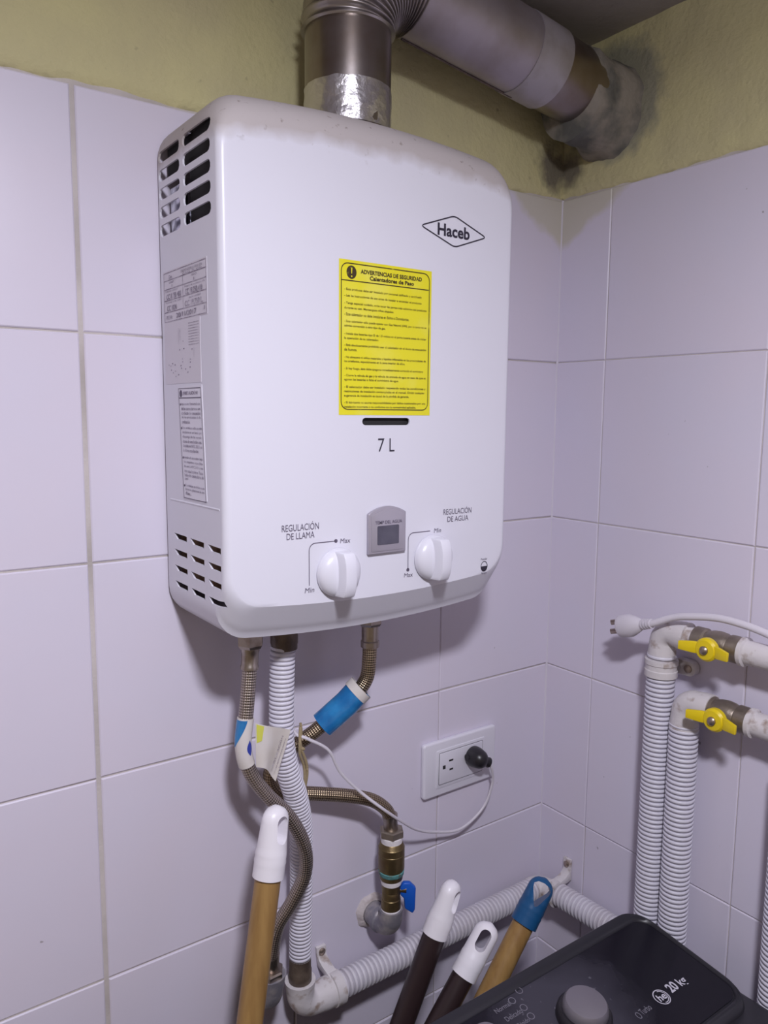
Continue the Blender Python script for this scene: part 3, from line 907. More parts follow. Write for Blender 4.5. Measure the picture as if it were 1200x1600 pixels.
# ------------------------------------------------------------------ flue
FX, FY = -0.3670, -0.0690
flue = thing('flue_duct', 'steel flue duct rising from the heater and bending along the wall with corrugated elbow', 'flue duct', (FX, FY, -0.02))
MB().tube([(FX, FY, -0.014), (FX, FY, 0.030), (FX, FY, 0.0725)], 0.0392, 48).build('riser', 'steel', flue)
tp = []
tr = random.Random(9)
foil = MB()
fv = []; ff = []
NS = 64
for k in range(10):
    z = -0.013 + 0.036 * k / 9
    for s in range(NS):
        a = 2*PI*s/NS
        rr = 0.0398 + 0.0009 * noise.noise(V((math.cos(a)*2.5, math.sin(a)*2.5, z*120))) + 0.0005 * noise.noise(V((a*9, z*300, 2.0)))
        zz = z + (0.0012*noise.noise(V((a*4, 5, 1))) if k == 9 else 0)
        fv.append((FX + rr*math.cos(a), FY + rr*math.sin(a), zz))
for k in range(9):
    for s in range(NS): ff.append((k*NS+s, k*NS+(s+1) % NS, (k+1)*NS+(s+1) % NS, (k+1)*NS+s))
foil.add(fv, ff).build('foil_tape', 'foil', flue, angle=20)
# corrugated elbow, then the straight duct sloping slightly down to the right wall
D0 = V((FX + 0.060, FY, 0.0725 + 0.0590)); D1 = V((0.03, FY, 0.0880))
dd = (D1 - D0).normalized()
ec = V((FX + 0.060, FY, 0.0725))
path = []
NE = 120
for k in range(NE + 1):
    a = (PI/2 + 0.16) * k / NE
    path.append(V((FX + 0.060 - 0.060*math.cos(min(a, PI/2 + 0.16)), FY, 0.0725 + 0.059*math.sin(a))))
MB().tube(path, lambda t, s: 0.0408 + 0.0021*math.cos(2*PI*t*15), 48).build('corrugated_elbow', 'flex', flue, angle=180)
E0 = path[-1]
dd = (D1 - E0).normalized()
def ax(x): return E0 + dd * ((x - E0.x) / dd.x)
MB().tube([ax(-0.305), ax(-0.2), ax(-0.125)], 0.0402, 48).build('duct', 'duct', flue)
MB().tube([ax(-0.14), ax(-0.06), ax(0.0)], 0.0392, 48).build('duct_end', 'steel', flue)
MB().tube([ax(-0.157), ax(-0.150), ax(-0.115), ax(-0.112)], lambda t, s: 0.0412, 48).build('tape_band', 'duct_tape', flue)
off = V((0, 0.012, -0.0395))
MB().tube([ax(-0.298) + off, ax(-0.15) + off], 0.0011, 8).build('seam', 'brown', flue)

# mortar packed round the flue where it enters the right wall
mb = MB(); mv = []; mf = []
NS, NR = 48, 14
for i in range(NR + 1):
    t = i / NR; x = -0.070 * (1 - t) + 0.002 * t
    c = ax(x)
    for s in range(NS):
        a = 2*PI*s/NS
        low = max(0.0, -math.sin(a - 0.35)) ** 0.8        # heavier below
        th = (0.0020 + 0.0155 * low + 0.005 * t ** 5) * (1 if i else 0.0)
        r = 0.0385 + th + (0.0045*noise.noise(V((math.cos(a)*1.8, math.sin(a)*1.8, x*40))) + 0.002*noise.noise(V((math.cos(a)*6, math.sin(a)*6, x*120)))) * (1 if i else 0)
        mv.append((c.x, c.y + r*math.cos(a), c.z + r*math.sin(a)))
for i in range(NR):
    for s in range(NS): mf.append((i*NS+s, i*NS+(s+1) % NS, (i+1)*NS+(s+1) % NS, (i+1)*NS+s))
mb.add(mv, mf).build('mortar_collar', 'mortar', wall_right, angle=50)

# ------------------------------------------------------------------ pipes and hoses under the heater
def hexnut(o, axis, r, h, name, material, parent, segs=6):
    return MB().lathe([(r*0.86, 0), (r, h*0.12), (r, h*0.85), (r*0.86, h)], o, axis, segs).build(name, material, parent, smooth=False)

# left braided hose (hot water)
h1 = thing('braided_hose', 'braided steel hose curving down in front of the ribbed pipe, with blue and white tag', 'hose', (-0.4700, -0.065, -0.4600))
P1 = [(-0.4700,-0.065,-0.4860),(-0.4722,-0.0660,-0.5094),(-0.4761,-0.0680,-0.5385),(-0.4808,-0.0700,-0.5706),(-0.4752,-0.0710,-0.5965),(-0.4591,-0.0720,-0.6231),(-0.4359,-0.0750,-0.6523),(-0.4205,-0.0760,-0.6861),(-0.4175,-0.0720,-0.7177),(-0.4276,-0.0650,-0.7472),(-0.4392,-0.0560,-0.7741),(-0.4423,-0.0490,-0.8048),(-0.4417,-0.0450,-0.8200)]
S1 = spline(P1, 14)
MB().tube(S1, 0.0068, 22).build('braid', 'braid', h1)
hexnut((-0.4695, -0.065, -0.4605), (0, 0, -1), 0.0125, 0.0200, 'nut', 'nut', h1)
MB().lathe([(0.0070, 0), (0.0085, 0.001), (0.0085, 0.008), (0.0078, 0.010), (0.0078, 0.021), (0.0084, 0.022), (0.0084, 0.025), (0.0070, 0.0255)], (-0.4697, -0.065, -0.4755), V((-0.06, -0.02, -1)), 24).build('ferrule', 'nut', h1)
MB().lathe([(0.0070, 0), (0.0082, 0.001), (0.0082, 0.022), (0.0070, 0.023)], (-0.4420, -0.0465, -0.8080), (0.02, 0.15, -1), 24).build('end_ferrule', 'nut', h1)
# wrapped tag: sleeve part plus a paper flag
lab = []
for q in S1:
    if -0.590 < q.z < -0.543: lab.append(q)
tagm = MB().tube(lab, 0.0078, 24).build('tag', 'paper', h1)
lb = [q for q in lab if q.z > -0.5715]
def half_sleeve(pts, r, a0, a1, name, material, parent, n=10, taper=True):
    mb = MB(); vs_ = []; f = []
    m = len(pts)
    for i, q in enumerate(pts):
        tt = i / (m-1); aa1 = a1 - (a1-a0)*0.75*tt**1.5 if taper else a1
        for k in range(n+1):
            a = a0 + (aa1-a0)*k/n
            vs_.append(q + V((r*math.cos(a), r*math.sin(a), 0)))
    for i in range(m-1):
        for k in range(n): f.append((i*(n+1)+k, i*(n+1)+k+1, (i+1)*(n+1)+k+1, (i+1)*(n+1)+k))
    return mb.add(vs_, f).build(name, material, parent)
half_sleeve(lb, 0.0080, math.radians(150), math.radians(258), 'blue_print', 'blue_foil', tagm)
bl = [q for q in lab if -0.580 < q.z < -0.562]
mb = MB(); vs_ = []; f = []
for i, q in enumerate(bl):
    w = math.sin(PI * i / (len(bl)-1)) * 0.36 + 0.02
    for k in range(7):
        a = math.radians(292) - w + 2*w*k/6
        vs_.append(q + V((0.0080*math.cos(a), 0.0080*math.sin(a), 0)))
for i in range(len(bl)-1):
    for k in range(6): f.append((i*7+k, i*7+k+1, (i+1)*7+k+1, (i+1)*7+k))
mb.add(vs_, f).build('emblem', 'tag_blue', tagm)
# paper flag sticking out to the right
fl = MB(); fv = []; ff = []
TL, TR, BR, BL = V((-0.4715, -0.0765, -0.5490)), V((-0.4350, -0.0785, -0.5640)), V((-0.4510, -0.0790, -0.6080)), V((-0.4715, -0.0775, -0.5910))
for i in range(13):
    u = i / 12
    for k in range(11):
        v = k / 10
        q = TL.lerp(TR, u).lerp(BL.lerp(BR, u), v)
        q = q + V((0, -0.0035*math.sin(u*PI*1.7)*(0.5+v*0.5), 0.004*math.sin(u*PI*1.3)*v))
        fv.append(q)
for i in range(12):
    for k in range(10): ff.append((i*11+k, i*11+k+1, (i+1)*11+k+1, (i+1)*11+k))
fv2 = [q + V((0, 0.0004, 0)) for q in fv]
nv = len(fv)
fl.add(fv + fv2, ff + [tuple(reversed([a + nv for a in q])) for q in ff]).build('paper_flag', 'paper', tagm, recalc=False)
lettering([('INSTALACIÓN', 0.004, -0.0020, 0.030, 0.0024, 0.0), ('No apretar con exceso', 0.002, -0.0060, 0.030, 0.0018, 0.0), ('Evite torceduras', 0.004, -0.0095, 0.024, 0.0018, 0.0)],
          ((-0.4600, -0.0797, -0.5960), (0.35, -0.03, 0.936), (-0.936, 0.0, 0.35), (0, -1, 0)), 'flag_lettering', 'ink_worn', tagm, 0.0030)
MB().add([(-0.4708,-0.0775,-0.5500),(-0.4640,-0.0795,-0.5530),(-0.4665,-0.0798,-0.5660),(-0.4708,-0.0778,-0.5680)], [(0,3,2,1)]).build('yellow_print', 'tag_yellow', tagm, recalc=False)

# galvanised elbow in the wall for the left hose
e1 = thing('pipe_elbow', 'grey galvanised wall elbow at the lower end of the left braided hose', 'pipe elbow', (-0.4410, 0.0, -0.860))
hexnut((-0.4417, -0.0440, -0.8270), (0.02, 0.1, -1), 0.0135, 0.012, 'nut', 'nut', e1)
MB().tube([(-0.4415, -0.0420, -0.8345)] + arc((-0.4415, -0.0230, -0.8480), (0, -1, 0), (0, 0, -1), 0.0190, 8)[1:] + [(-0.4415, 0.004, -0.8670)], lambda t, s: 0.0135 + (0.0022 if t < 0.14 else 0.0), 26).build('body', 'galv', e1)
MB().lathe([(0.0155, 0), (0.0155, 0.004), (0.0145, 0.005)], (-0.4415, -0.0415, -0.8365), (0, 0.02, -1), 26).build('collar', 'galv', e1)

# white ribbed gas pipe: down from heater, elbow, along the back wall, round the corner
gp = thing('gas_pipe', 'white ribbed pipe running down from heater then along the wall base to corner', 'pipe', (-0.4300, -0.058, -0.455))
MB().lathe([(0.0120, 0), (0.0132, 0.002), (0.0132, 0.020), (0.0126, 0.022), (0.0126, 0.026), (0.0100, 0.027)], (-0.4310, -0.058, -0.4640), (0, 0, -1), 28).build('coupling', 'brown', gp)
ribbed([(-0.4318,-0.058,-0.4850),(-0.4330,-0.0580,-0.5004),(-0.4344,-0.0580,-0.5447),(-0.4335,-0.0570,-0.5839),(-0.4258,-0.0540,-0.6166),(-0.4144,-0.0490,-0.6483),(-0.4051,-0.0420,-0.6842),(-0.4006,-0.0350,-0.7312),(-0.3991,-0.0310,-0.7852),(-0.3987,-0.0280,-0.8420)],
       0.0121, 0.0043, 0.0021, 'ribbed_sleeve', 'conduit', gp)
MB().lathe([(0.0100, 0), (0.0118, 0.001), (0.0118, 0.016), (0.0124, 0.017), (0.0124, 0.030), (0.0110, 0.034)], (-0.3988, -0.028, -0.8400), (0, 0, -1), 28).build('lower_coupling', 'brown', gp)
ep = [(-0.3988, -0.028, -0.8690)] + arc((-0.3808, -0.028, -0.8820), (-1, 0, 0), (0, 0, -1), 0.0180, 10) + [(-0.3700, -0.028, -0.9000), (-0.3500, -0.028, -0.9000)]
MB().tube(ep, lambda t, s: 0.0150 + (0.0016 if (t < 0.1 or t > 0.72) else 0), 28).build('elbow', 'old_paint', gp)
ribbed([(-0.3520, -0.0275, -0.8995), (-0.0420, -0.0270, -0.8985)], 0.0150, 0.0060, 0.0038, 'ribbed_sleeve', 'conduit_old', gp)
MB().tube([(-0.0460, -0.0270, -0.8985)] + arc((-0.0420, -0.0420, -0.8985), (0, 1, 0), (1, 0, 0), 0.0160, 8) + [(-0.0260, -0.0560, -0.8960)], 0.0150, 26).build('corner_elbow', 'old_paint', gp)
ribbed([(-0.0250, -0.0560, -0.8955), (-0.0250, -0.1700, -0.8920)], 0.0150, 0.0060, 0.0038, 'ribbed_sleeve', 'conduit_old', gp)
def clamp(c, along, wall_n, up, r, w, name, parent, material='old_paint', lug=0.024):
    """saddle clamp: strap round the pipe plus a screwed lug"""
    c = V(c); along = V(along).normalized(); wn = V(wall_n); up = V(up)
    mb = MB()
    mb.lathe([(r - 0.001, -w/2), (r + 0.0014, -w/2 + 0.0006), (r + 0.0014, w/2 - 0.0006), (r - 0.001, w/2)], c, along, 30)
    cl = mb.build(name, material, parent)
    # one-sided lug: leaves the strap, steps down to the wall and is screwed there
    base = V((c.x if abs(wn.x) < 0.5 else 0.0, c.y if abs(wn.y) < 0.5 else 0.0, c.z)) + wn * 0.0006
    b2 = base + up * r
    gap = abs((c - base).dot(wn))
    prof = [(0.0, -0.004), (gap, r*0.55 - r), (gap, 0.0), (gap*0.45, 0.0035), (0.0060, 0.0075), (0.0042, 0.0110), (0.0042, lug), (0.0, lug)]
    MB().prism(prof, (b2 - along * w/2, wn, up, along), w).build('lug', material, cl, bevel=0.0008)
    MB().lathe([(0.0042, 0), (0.0042, 0.0012), (0.0028, 0.0024), (0.0006, 0.0028)], b2 + up * lug * 0.70 + wn * 0.0042, wn, 18).build('screw', 'screw', cl)
    return cl
clamp((-0.3545, -0.0280, -0.8995), (1, 0, 0), (0, -1, 0), V((-0.10, 0, 0.995)), 0.0168, 0.012, 'clamp', gp, lug=0.021)
clamp((-0.0255, -0.0520, -0.8965), (0, -1, 0), (-1, 0, 0), V((0, 0, 1)), 0.0158, 0.012, 'clamp', gp, lug=0.026)

# right braided hose, looping behind the ribbed pipe to the valve
h3 = thing('braided_hose', 'braided steel hose with shiny blue label looping behind ribbed pipe to brass valve', 'hose', (-0.3328, -0.060, -0.460))
P3 = [(-0.3328,-0.0600,-0.4960),(-0.3334,-0.0600,-0.5179),(-0.3355,-0.0580,-0.5387),(-0.3467,-0.0540,-0.5547),(-0.3598,-0.0500,-0.5668),(-0.3818,-0.0400,-0.5871),(-0.3999,-0.0300,-0.6026),(-0.4167,-0.0200,-0.6171),(-0.4258,-0.0155,-0.6369),(-0.4160,-0.0165,-0.6560),(-0.3903,-0.0200,-0.6640),(-0.3453,-0.0300,-0.6755),(-0.3145,-0.0370,-0.6865),(-0.2960,-0.0400,-0.7020),(-0.2890,-0.0400,-0.7170)]
S3 = spline(P3, 14)
MB().tube(S3, 0.0074, 22).build('braid', 'braid_brown', h3)
hexnut((-0.3325, -0.060, -0.4640), (0, 0, -1), 0.0125, 0.0180, 'nut', 'nut', h3)
MB().lathe([(0.0070, 0), (0.0088, 0.001), (0.0088, 0.020), (0.0096, 0.021), (0.0096, 0.027), (0.0070, 0.028)], (-0.3326, -0.060, -0.4775), (0, 0, -1), 24).build('ferrule', 'nut', h3)
MB().lathe([(0.0070, 0), (0.0086, 0.001), (0.0086, 0.006), (0.0080, 0.007), (0.0080, 0.026)], (-0.2905, -0.040, -0.7085), (0.10, 0, -1), 24).build('end_ferrule', 'nut', h3)
bl3 = [q for q in S3 if -0.3790 < q.x < -0.3405 and q.z > -0.6 and q.z < -0.545]
sleeve = MB().tube([bl3[0], bl3[len(bl3)//2], bl3[-1]], 0.0136, 28, caps=False).build('label', 'blue_foil', h3)
ax3 = (bl3[-1] - bl3[0]).normalized()
MB().tube([bl3[0] - ax3*0.0010, bl3[0] + ax3*0.008], 0.0143, 28, caps=False).build('white_band', 'paper', sleeve)

# brass valve assembly with blue lever
gv = thing('shutoff_valve', 'aged brass shutoff valve with blue lever below the brown braided hose', 'valve', (-0.2878, 0.0, -0.85))
VX, VY = -0.2876, -0.0400
hexnut((VX, VY, -0.7270), (0, 0, -1), 0.0142, 0.0090, 'top_nut', 'brass_grey', gv)
MB().lathe([(0.0120, 0), (0.0126, 0.001), (0.0120, 0.009)], (VX, VY, -0.7350), (0, 0, -1), 26).build('seal_tape', 'teflon', gv)
MB().lathe([(0.0120, 0), (0.0130, 0.001), (0.0138, 0.005), (0.0148, 0.006), (0.0148, 0.013), (0.0144, 0.0135), (0.0148, 0.0140), (0.0148, 0.031), (0.0136, 0.034), (0.0132, 0.035), (0.0130, 0.0435), (0.0110, 0.0445)], (VX, VY, -0.7420), (0, 0, -1), 30).build('union_body', 'brass', gv)
MB().lathe([(0.0134, 0), (0.0147, 0.001), (0.0142, 0.005), (0.0134, 0.006)], (VX, VY, -0.7750), (0, 0, -1), 30).build('corrosion_ring', 'verdigris', gv)
MB().lathe([(0.0108, 0), (0.0122, 0.001), (0.0116, 0.006), (0.0108, 0.0065)], (VX, VY, -0.7860), (0, 0, -1), 26).build('seal_tape', 'teflon', gv)
MB().lathe([(0.0100, 0), (0.0108, 0.0006), (0.0108, 0.009), (0.0100, 0.0100), (0.0104, 0.0108), (0.0104, 0.018), (0.0110, 0.0188), (0.0112, 0.030), (0.0100, 0.0310)], (VX, VY, -0.7915), (0, 0, -1), 28).build('ball_valve', 'brass', gv)
MB().lathe([(0.0102, 0), (0.0112, 0.0008), (0.0108, 0.003)], (VX, VY, -0.8220), (0, 0, -1), 26).build('seal_tape', 'teflon', gv)
MB().tube([(VX, VY, -0.8235), (VX, VY, -0.8310)] + arc((VX, VY + 0.0165, -0.8310), (0, -1, 0), (0, 0, -1), 0.0165, 10)[1:] + [(VX, -0.010, -0.8475), (VX, 0.004, -0.8475)], 0.0134, 28).build('wall_elbow', 'galv', gv)
MB().lathe([(0.0134, 0), (0.0150, 0.001), (0.0150, 0.007), (0.0134, 0.009)], (VX, -0.0165, -0.8475), (0, -1, 0), 28).build('elbow_collar', 'galv', gv)
# lever
lev = MB()
lf = ((VX + 0.0135, VY - 0.0135, -0.8020), (0.88, -0.47, 0), (0, 0, 1), (0.47, 0.88, 0))
poly = [(-0.0088, 0.0060), (-0.0045, 0.0115), (0.0030, 0.0108), (0.0095, 0.0040), (0.0092, -0.0040), (0.0088, -0.0220), (0.0060, -0.0265), (-0.0030, -0.0200), (-0.0040, -0.0080), (-0.0085, -0.0030)]
lev.prism(poly, lf, 0.0065)
lev.build('lever', 'blue_plastic', gv, bevel=0.0016, bsegs=3)
MB().lathe([(0.0040, 0), (0.0040, 0.009)], (VX + 0.0065, VY - 0.0050, -0.8000), (0.75, -0.55, 0), 16).build('stem', 'brass', gv)
# broken mortar round the pipe in the wall
mb = MB(); mv = []; mf = []
for i, (rr, d) in enumerate(((0.0140, 0.0052), (0.0165, 0.0046), (0.0195, 0.0022), (0.0215, -0.0006))):
    for s in range(28):
        a = 2*PI*s/28
        r = rr + (0.0030*noise.noise(V((math.cos(a)*2, math.sin(a)*2, i*0.6))) if i else 0)
        mv.append((VX + r*math.cos(a), -d, -0.8475 + r*math.sin(a)))
for i in range(3):
    for s in range(28): mf.append((i*28+s, i*28+(s+1) % 28, (i+1)*28+(s+1) % 28, (i+1)*28+s))
mb.add(mv, mf).build('mortar_ring', 'mortar_pale', wall_back, angle=60)

# twine tying hose and pipe
tw = MB()
tw.tube(spline([(-0.4061,-0.0445,-0.5790),(-0.4082,-0.0470,-0.5900),(-0.4075,-0.0480,-0.6000),(-0.4010,-0.0460,-0.6160),(-0.3985,-0.0440,-0.6300),(-0.4000,-0.0420,-0.6450),(-0.4030,-0.0400,-0.6560)], 8), 0.0016, 10)
tw.tube(spline([(-0.4072,-0.0460,-0.5850),(-0.4095,-0.0490,-0.5950),(-0.4090,-0.0480,-0.6060),(-0.4030,-0.0450,-0.6200),(-0.4015,-0.0445,-0.6350),(-0.4035,-0.0435,-0.6520)], 8), 0.0014, 10)
tw.tube(spline([(-0.4061,-0.0445,-0.5750),(-0.4056,-0.0450,-0.5850),(-0.4100,-0.0490,-0.5960)], 8), 0.0014, 10)
tw.tube(spline([(-0.4100,-0.0470,-0.5980),(-0.4050,-0.0490,-0.6010),(-0.4040,-0.0410,-0.6020)], 8), 0.0015, 10)
tag(tw.build('twine_tie', 'twine'), 'tan twine tied at the right side of the ribbed pipe', 'twine')

# ------------------------------------------------------------------ wall outlet and thin cord
OF = ((0, 0, 0), (1, 0, 0), (0, 0, 1), (0, -1, 0))
out = thing('wall_outlet', 'white double wall outlet plate on the tiles with a black plug in it', 'outlet', (-0.157, 0.0, -0.7305))
MB().prism(rrect(-0.2158, -0.0985, -0.7308, -0.6612, 0.004), OF, 0.0070).build('plate', 'outlet', out, bevel=0.0022, bsegs=3)
MB().prism(rrect(-0.1972, -0.1178, -0.7208, -0.6722, 0.002), OF, 0.0078).build('inner_frame', 'outlet', out, bevel=0.0005)
ins = MB().prism(rrect(-0.1925, -0.1225, -0.7160, -0.6765, 0.001), OF, 0.0086).build('socket_insert', 'outlet', out, bevel=0.0004)
mb = MB()
outline(mb, rrect(-0.1930, -0.1220, -0.7165, -0.6760, 0.001, 2), 0.0006, OF, 0.00795)
mb.build('socket_gap', 'dark', out, smooth=False, recalc=False)
for (a, b, w, h) in ((-0.1745, -0.6885, 0.0066, 0.0022), (-0.1740, -0.7000, 0.0056, 0.0022), (-0.1855, -0.6950, 0.0042, 0.0046)):
    MB().box((a - w/2, -0.0080, b - h/2), (a + w/2, -0.0088, b + h/2)).build('socket_slot', 'dark', ins, smooth=False)

cord = thing('thin_power_cord', 'thin white cord hanging in a curve from heater hoses to black outlet plug', 'cord', (-0.1390, -0.0088, -0.692))
pl = MB()
pl.lathe([(0.0120, 0), (0.0128, 0.001), (0.0130, 0.006), (0.0124, 0.010), (0.0112, 0.016), (0.0080, 0.021), (0.0030, 0.0235)], (-0.1395, -0.0088, -0.6915), (0, -1, 0), 28)
pl.build('plug', 'black_plastic', cord, angle=40)
MB().tube([(-0.1380, -0.0200, -0.6925), (-0.1300, -0.0225, -0.6965), (-0.1255, -0.0230, -0.6990)], lambda t, s: 0.0058 - 0.0008*t + (0.0016 if t > 0.9 else 0), 18).build('plug_tail', 'black_plastic', cord)
MB().tube([(-0.1478, -0.0130, -0.6895), (-0.1530, -0.0130, -0.6890)], 0.0040, 14).build('plug_ear', 'black_plastic', cord)
CP = [(-0.4200,-0.0350,-0.4650),(-0.4200,-0.0360,-0.5000),(-0.4180,-0.0380,-0.5500),(-0.4119,-0.0420,-0.5830),(-0.4000,-0.0490,-0.5915),(-0.3760,-0.0490,-0.6095),(-0.3604,-0.0470,-0.6380),(-0.3361,-0.0480,-0.6662),(-0.3094,-0.0560,-0.6917),(-0.2754,-0.0450,-0.7216),(-0.2450,-0.0320,-0.7460),(-0.2075,-0.0200,-0.7666),(-0.1619,-0.0150,-0.7794),(-0.1247,-0.0150,-0.7628),(-0.1138,-0.0190,-0.7321),(-0.1180,-0.0225,-0.7120),(-0.1250,-0.0232,-0.6992)]
MB().tube(spline(CP, 10), 0.0017, 12, flat=0.75).build('cable', 'cord', cord)

# ------------------------------------------------------------------ water pipes on the right wall
PXW = -0.030
def yellow_handle(c, parent, spin=0.0):
    c = V(c)
    # butterfly handle: hub disc and two wings, stem points to -x
    hub = MB()
    hub.lathe([(0.0105, 0), (0.0122, 0.001), (0.0122, 0.0060), (0.0100, 0.0085), (0.004, 0.0092)], c, (-1, 0, 0), 28)
    fr = (c + V((-0.0015, 0, 0)), (0, -math.cos(spin), math.sin(spin)), (0, math.sin(spin), math.cos(spin)), (-1, 0, 0))
    def wing(s):
        pts = [(0.004*s, -0.0060), (0.014*s, -0.0062), (0.0275*s, -0.0046), (0.0275*s, 0.0046), (0.014*s, 0.0062), (0.004*s, 0.0060)]
        return pts
    h = hub.build('handle', 'yellow_plastic', parent)
    for s in (1, -1):
        o, u, v, n = (V(q) for q in fr)
        pts = wing(s)
        tilt = 0.010
        vs_ = []
        for dpt in (0.0, 0.0040):
            for a, b in pts:
                lift = max(0, abs(a) - 0.006) * 0.38
                vs_.append(o + u*a + v*b + n*(dpt + lift))
        k = len(pts)
        f = [tuple(reversed(range(k))), tuple(range(k, 2*k))] + [(i, (i+1) % k, k+(i+1) % k, k+i) for i in range(k)]
        MB().add(vs_, f).build('wing', 'yellow_plastic', h, bevel=0.0009, bsegs=2)
    MB().lathe([(0.0045, 0), (0.0045, 0.002), (0.0030, 0.0035), (0.0008, 0.004)], c + V((-0.0090, 0, 0)), (-1, 0, 0), 16).build('screw', 'screw', h)

def supply(name, label, y, z, zlow, y_end, drop=None, nipple=True, clampz=None):
    t = thing(name, label, 'water pipe', (PXW, y, zlow))
    R = 0.0158
    ribbed([(PXW, y, zlow), (PXW, y, z - 0.026)], R, 0.0053, 0.0032, 'ribbed_sleeve', 'conduit', t)
    a = [(PXW, y, z - 0.030)] + arc((PXW, y - 0.014, z - 0.014), (0, 1, 0), (0, 0, 1), 0.014, 10) + [(PXW, y - 0.0240, z), (PXW, y - 0.0320, z)]
    MB().tube(a, lambda q, s: 0.0142 + (0.0014 if (q < 0.22 or q > 0.82) else 0), 28).build('elbow', 'old_paint', t)
    y0 = y - 0.0310
    if nipple:
        MB().tube([(PXW, y0, z), (PXW, y0 - 0.0120, z)], 0.0122, 26).build('nipple', 'old_paint', t)
        y0 -= 0.0090
    else:
        y0 += 0.010
    ln = 0.054
    prof = [(0.0128, 0), (0.0142, 0.0008), (0.0142, 0.0120), (0.0120, 0.0135), (0.0140, 0.0200), (0.0148, 0.0270), (0.0140, 0.0340), (0.0122, 0.0390), (0.0142, 0.0405), (0.0142, ln - 0.0008), (0.0128, ln)]
    MB().lathe(prof, (PXW, y0, z), (0, -1, 0), 30).build('valve_body', 'brass_grey', t)
    yc = y0 - ln / 2
    MB().lathe([(0.0060, 0), (0.0060, 0.024)], (PXW, yc, z), (-1, 0, 0), 20).build('valve_stem', 'brass_grey', t)
    yellow_handle((PXW - 0.0180, yc, z - 0.001), t, spin=0.0)
    MB().lathe([(0.0125, 0), (0.0152, 0.001), (0.0152, 0.0052), (0.0125, 0.0065)], (PXW, y0 - ln + 0.002, z), (0, -1, 0), 30).build('collar', 'old_paint', t)
    p = [(PXW, y0 - ln, z), (PXW, y_end + 0.02, z)]
    if drop:
        p += arc((PXW, y_end + 0.016, z - 0.016), (0, 0, 1), (0, -1, 0), 0.016, 10) + [(PXW, y_end, z - 0.035)]
    else:
        p += [(PXW, y_end, z)]
    MB().tube(p, 0.0125, 28).build('outlet_pipe', 'old_paint', t)
    if drop:
        ribbed([(PXW, y_end, z - 0.034), (PXW, y_end, drop)], R, 0.0053, 0.0032, 'ribbed_sleeve', 'conduit', t)
    if clampz:
        cl = MB()
        cl.lathe([(R - 0.001, 0), (R + 0.0020, 0.001), (R + 0.0020, 0.008), (R + 0.0012, 0.009), (R + 0.0012, 0.014), (R + 0.0022, 0.015), (R + 0.0022, 0.020), (R - 0.001, 0.021)], (PXW, y, clampz), (0, 0, 1), 30)
        c = cl.build('clamp', 'old_paint', t)
        poly = [(0.006, -0.0085), (0.020, -0.0085)] + [(0.022 + 0.0075*math.cos(k*PI/8 - PI/2), 0.0085*math.sin(k*PI/8 - PI/2)) for k in range(9)] + [(0.006, 0.0085)]
        MB().prism(poly, ((-0.0005, y, clampz + 0.0105), (0, -1, 0), (0, 0, 1), (-1, 0, 0)), 0.0110).build('lug', 'old_paint', c, bevel=0.0010)
        MB().lathe([(0.0046, 0), (0.0046, 0.0015), (0.0025, 0.0022), (0.0006, 0.0022)], (-0.0114, y - 0.0215, clampz + 0.0105), (-1, 0, 0), 18).build('screw', 'screw', c)
    return t
supply('water_pipe', 'taller ribbed white water pipe with upper yellow butterfly valve on the right wall', -0.1962, -0.5035, -1.20, -0.56, clampz=-0.5560)
supply('water_pipe', 'shorter ribbed white water pipe with lower yellow butterfly valve on the right wall', -0.2285, -0.5745, -1.20, -0.3470, drop=-1.20, nipple=False)

# ------------------------------------------------------------------ white appliance cord with plug
ac = thing('appliance_cord', 'thick white power cord with loose two-prong plug resting on the upper water pipe', 'power cord', (-0.045, -0.20, -0.4890))
bx0 = V((-0.0480, -0.1530, -0.5060)); bx1 = V((-0.0500, -0.1830, -0.4965))
dv = (bx1 - bx0).normalized()
MB().tube([bx0, bx0 + dv*0.003, bx0 + dv*0.016, bx0 + dv*0.024, bx1], lambda t, s: (0.0128 if t < 0.55 else 0.0128 - 0.0070*(t-0.55)/0.45), 22, flat=0.80).build('plug', 'cord', ac, bevel=0.0008)
for k in range(4):
    c0 = bx1 + dv * (0.0008 + 0.0034*k)
    MB().tube([c0, c0 + dv*0.0020], 0.0062 - 0.0003*k, 18).build('strain_relief', 'cord', ac)
for zo in (0.0058, -0.0050):
    q = bx0 + V((0, 0, zo))
    e = q - dv * 0.0150
    mbp = MB()
    mbp.box((q.x - 0.0032, 0, 0), (q.x + 0.0032, 0.001, 0.001))
    mbp = MB().tube([q, e], 0.0030, 12, flat=0.35)
    mbp.build('prong', 'screw', ac)
cp = [bx1, bx1 + dv*0.015, (-0.0470, -0.2150, -0.4830), (-0.0450, -0.2315, -0.4778), (-0.0420, -0.2647, -0.4722), (-0.0410, -0.2925, -0.4727), (-0.0410, -0.3190, -0.4765), (-0.0420, -0.3500, -0.4840), (-0.052, -0.40, -0.4960), (-0.056, -0.46, -0.55), (-0.050, -0.50, -0.70), (-0.050, -0.50, -0.83)]
MB().tube(spline(cp, 10), 0.0039, 16).build('cable', 'cord', ac)

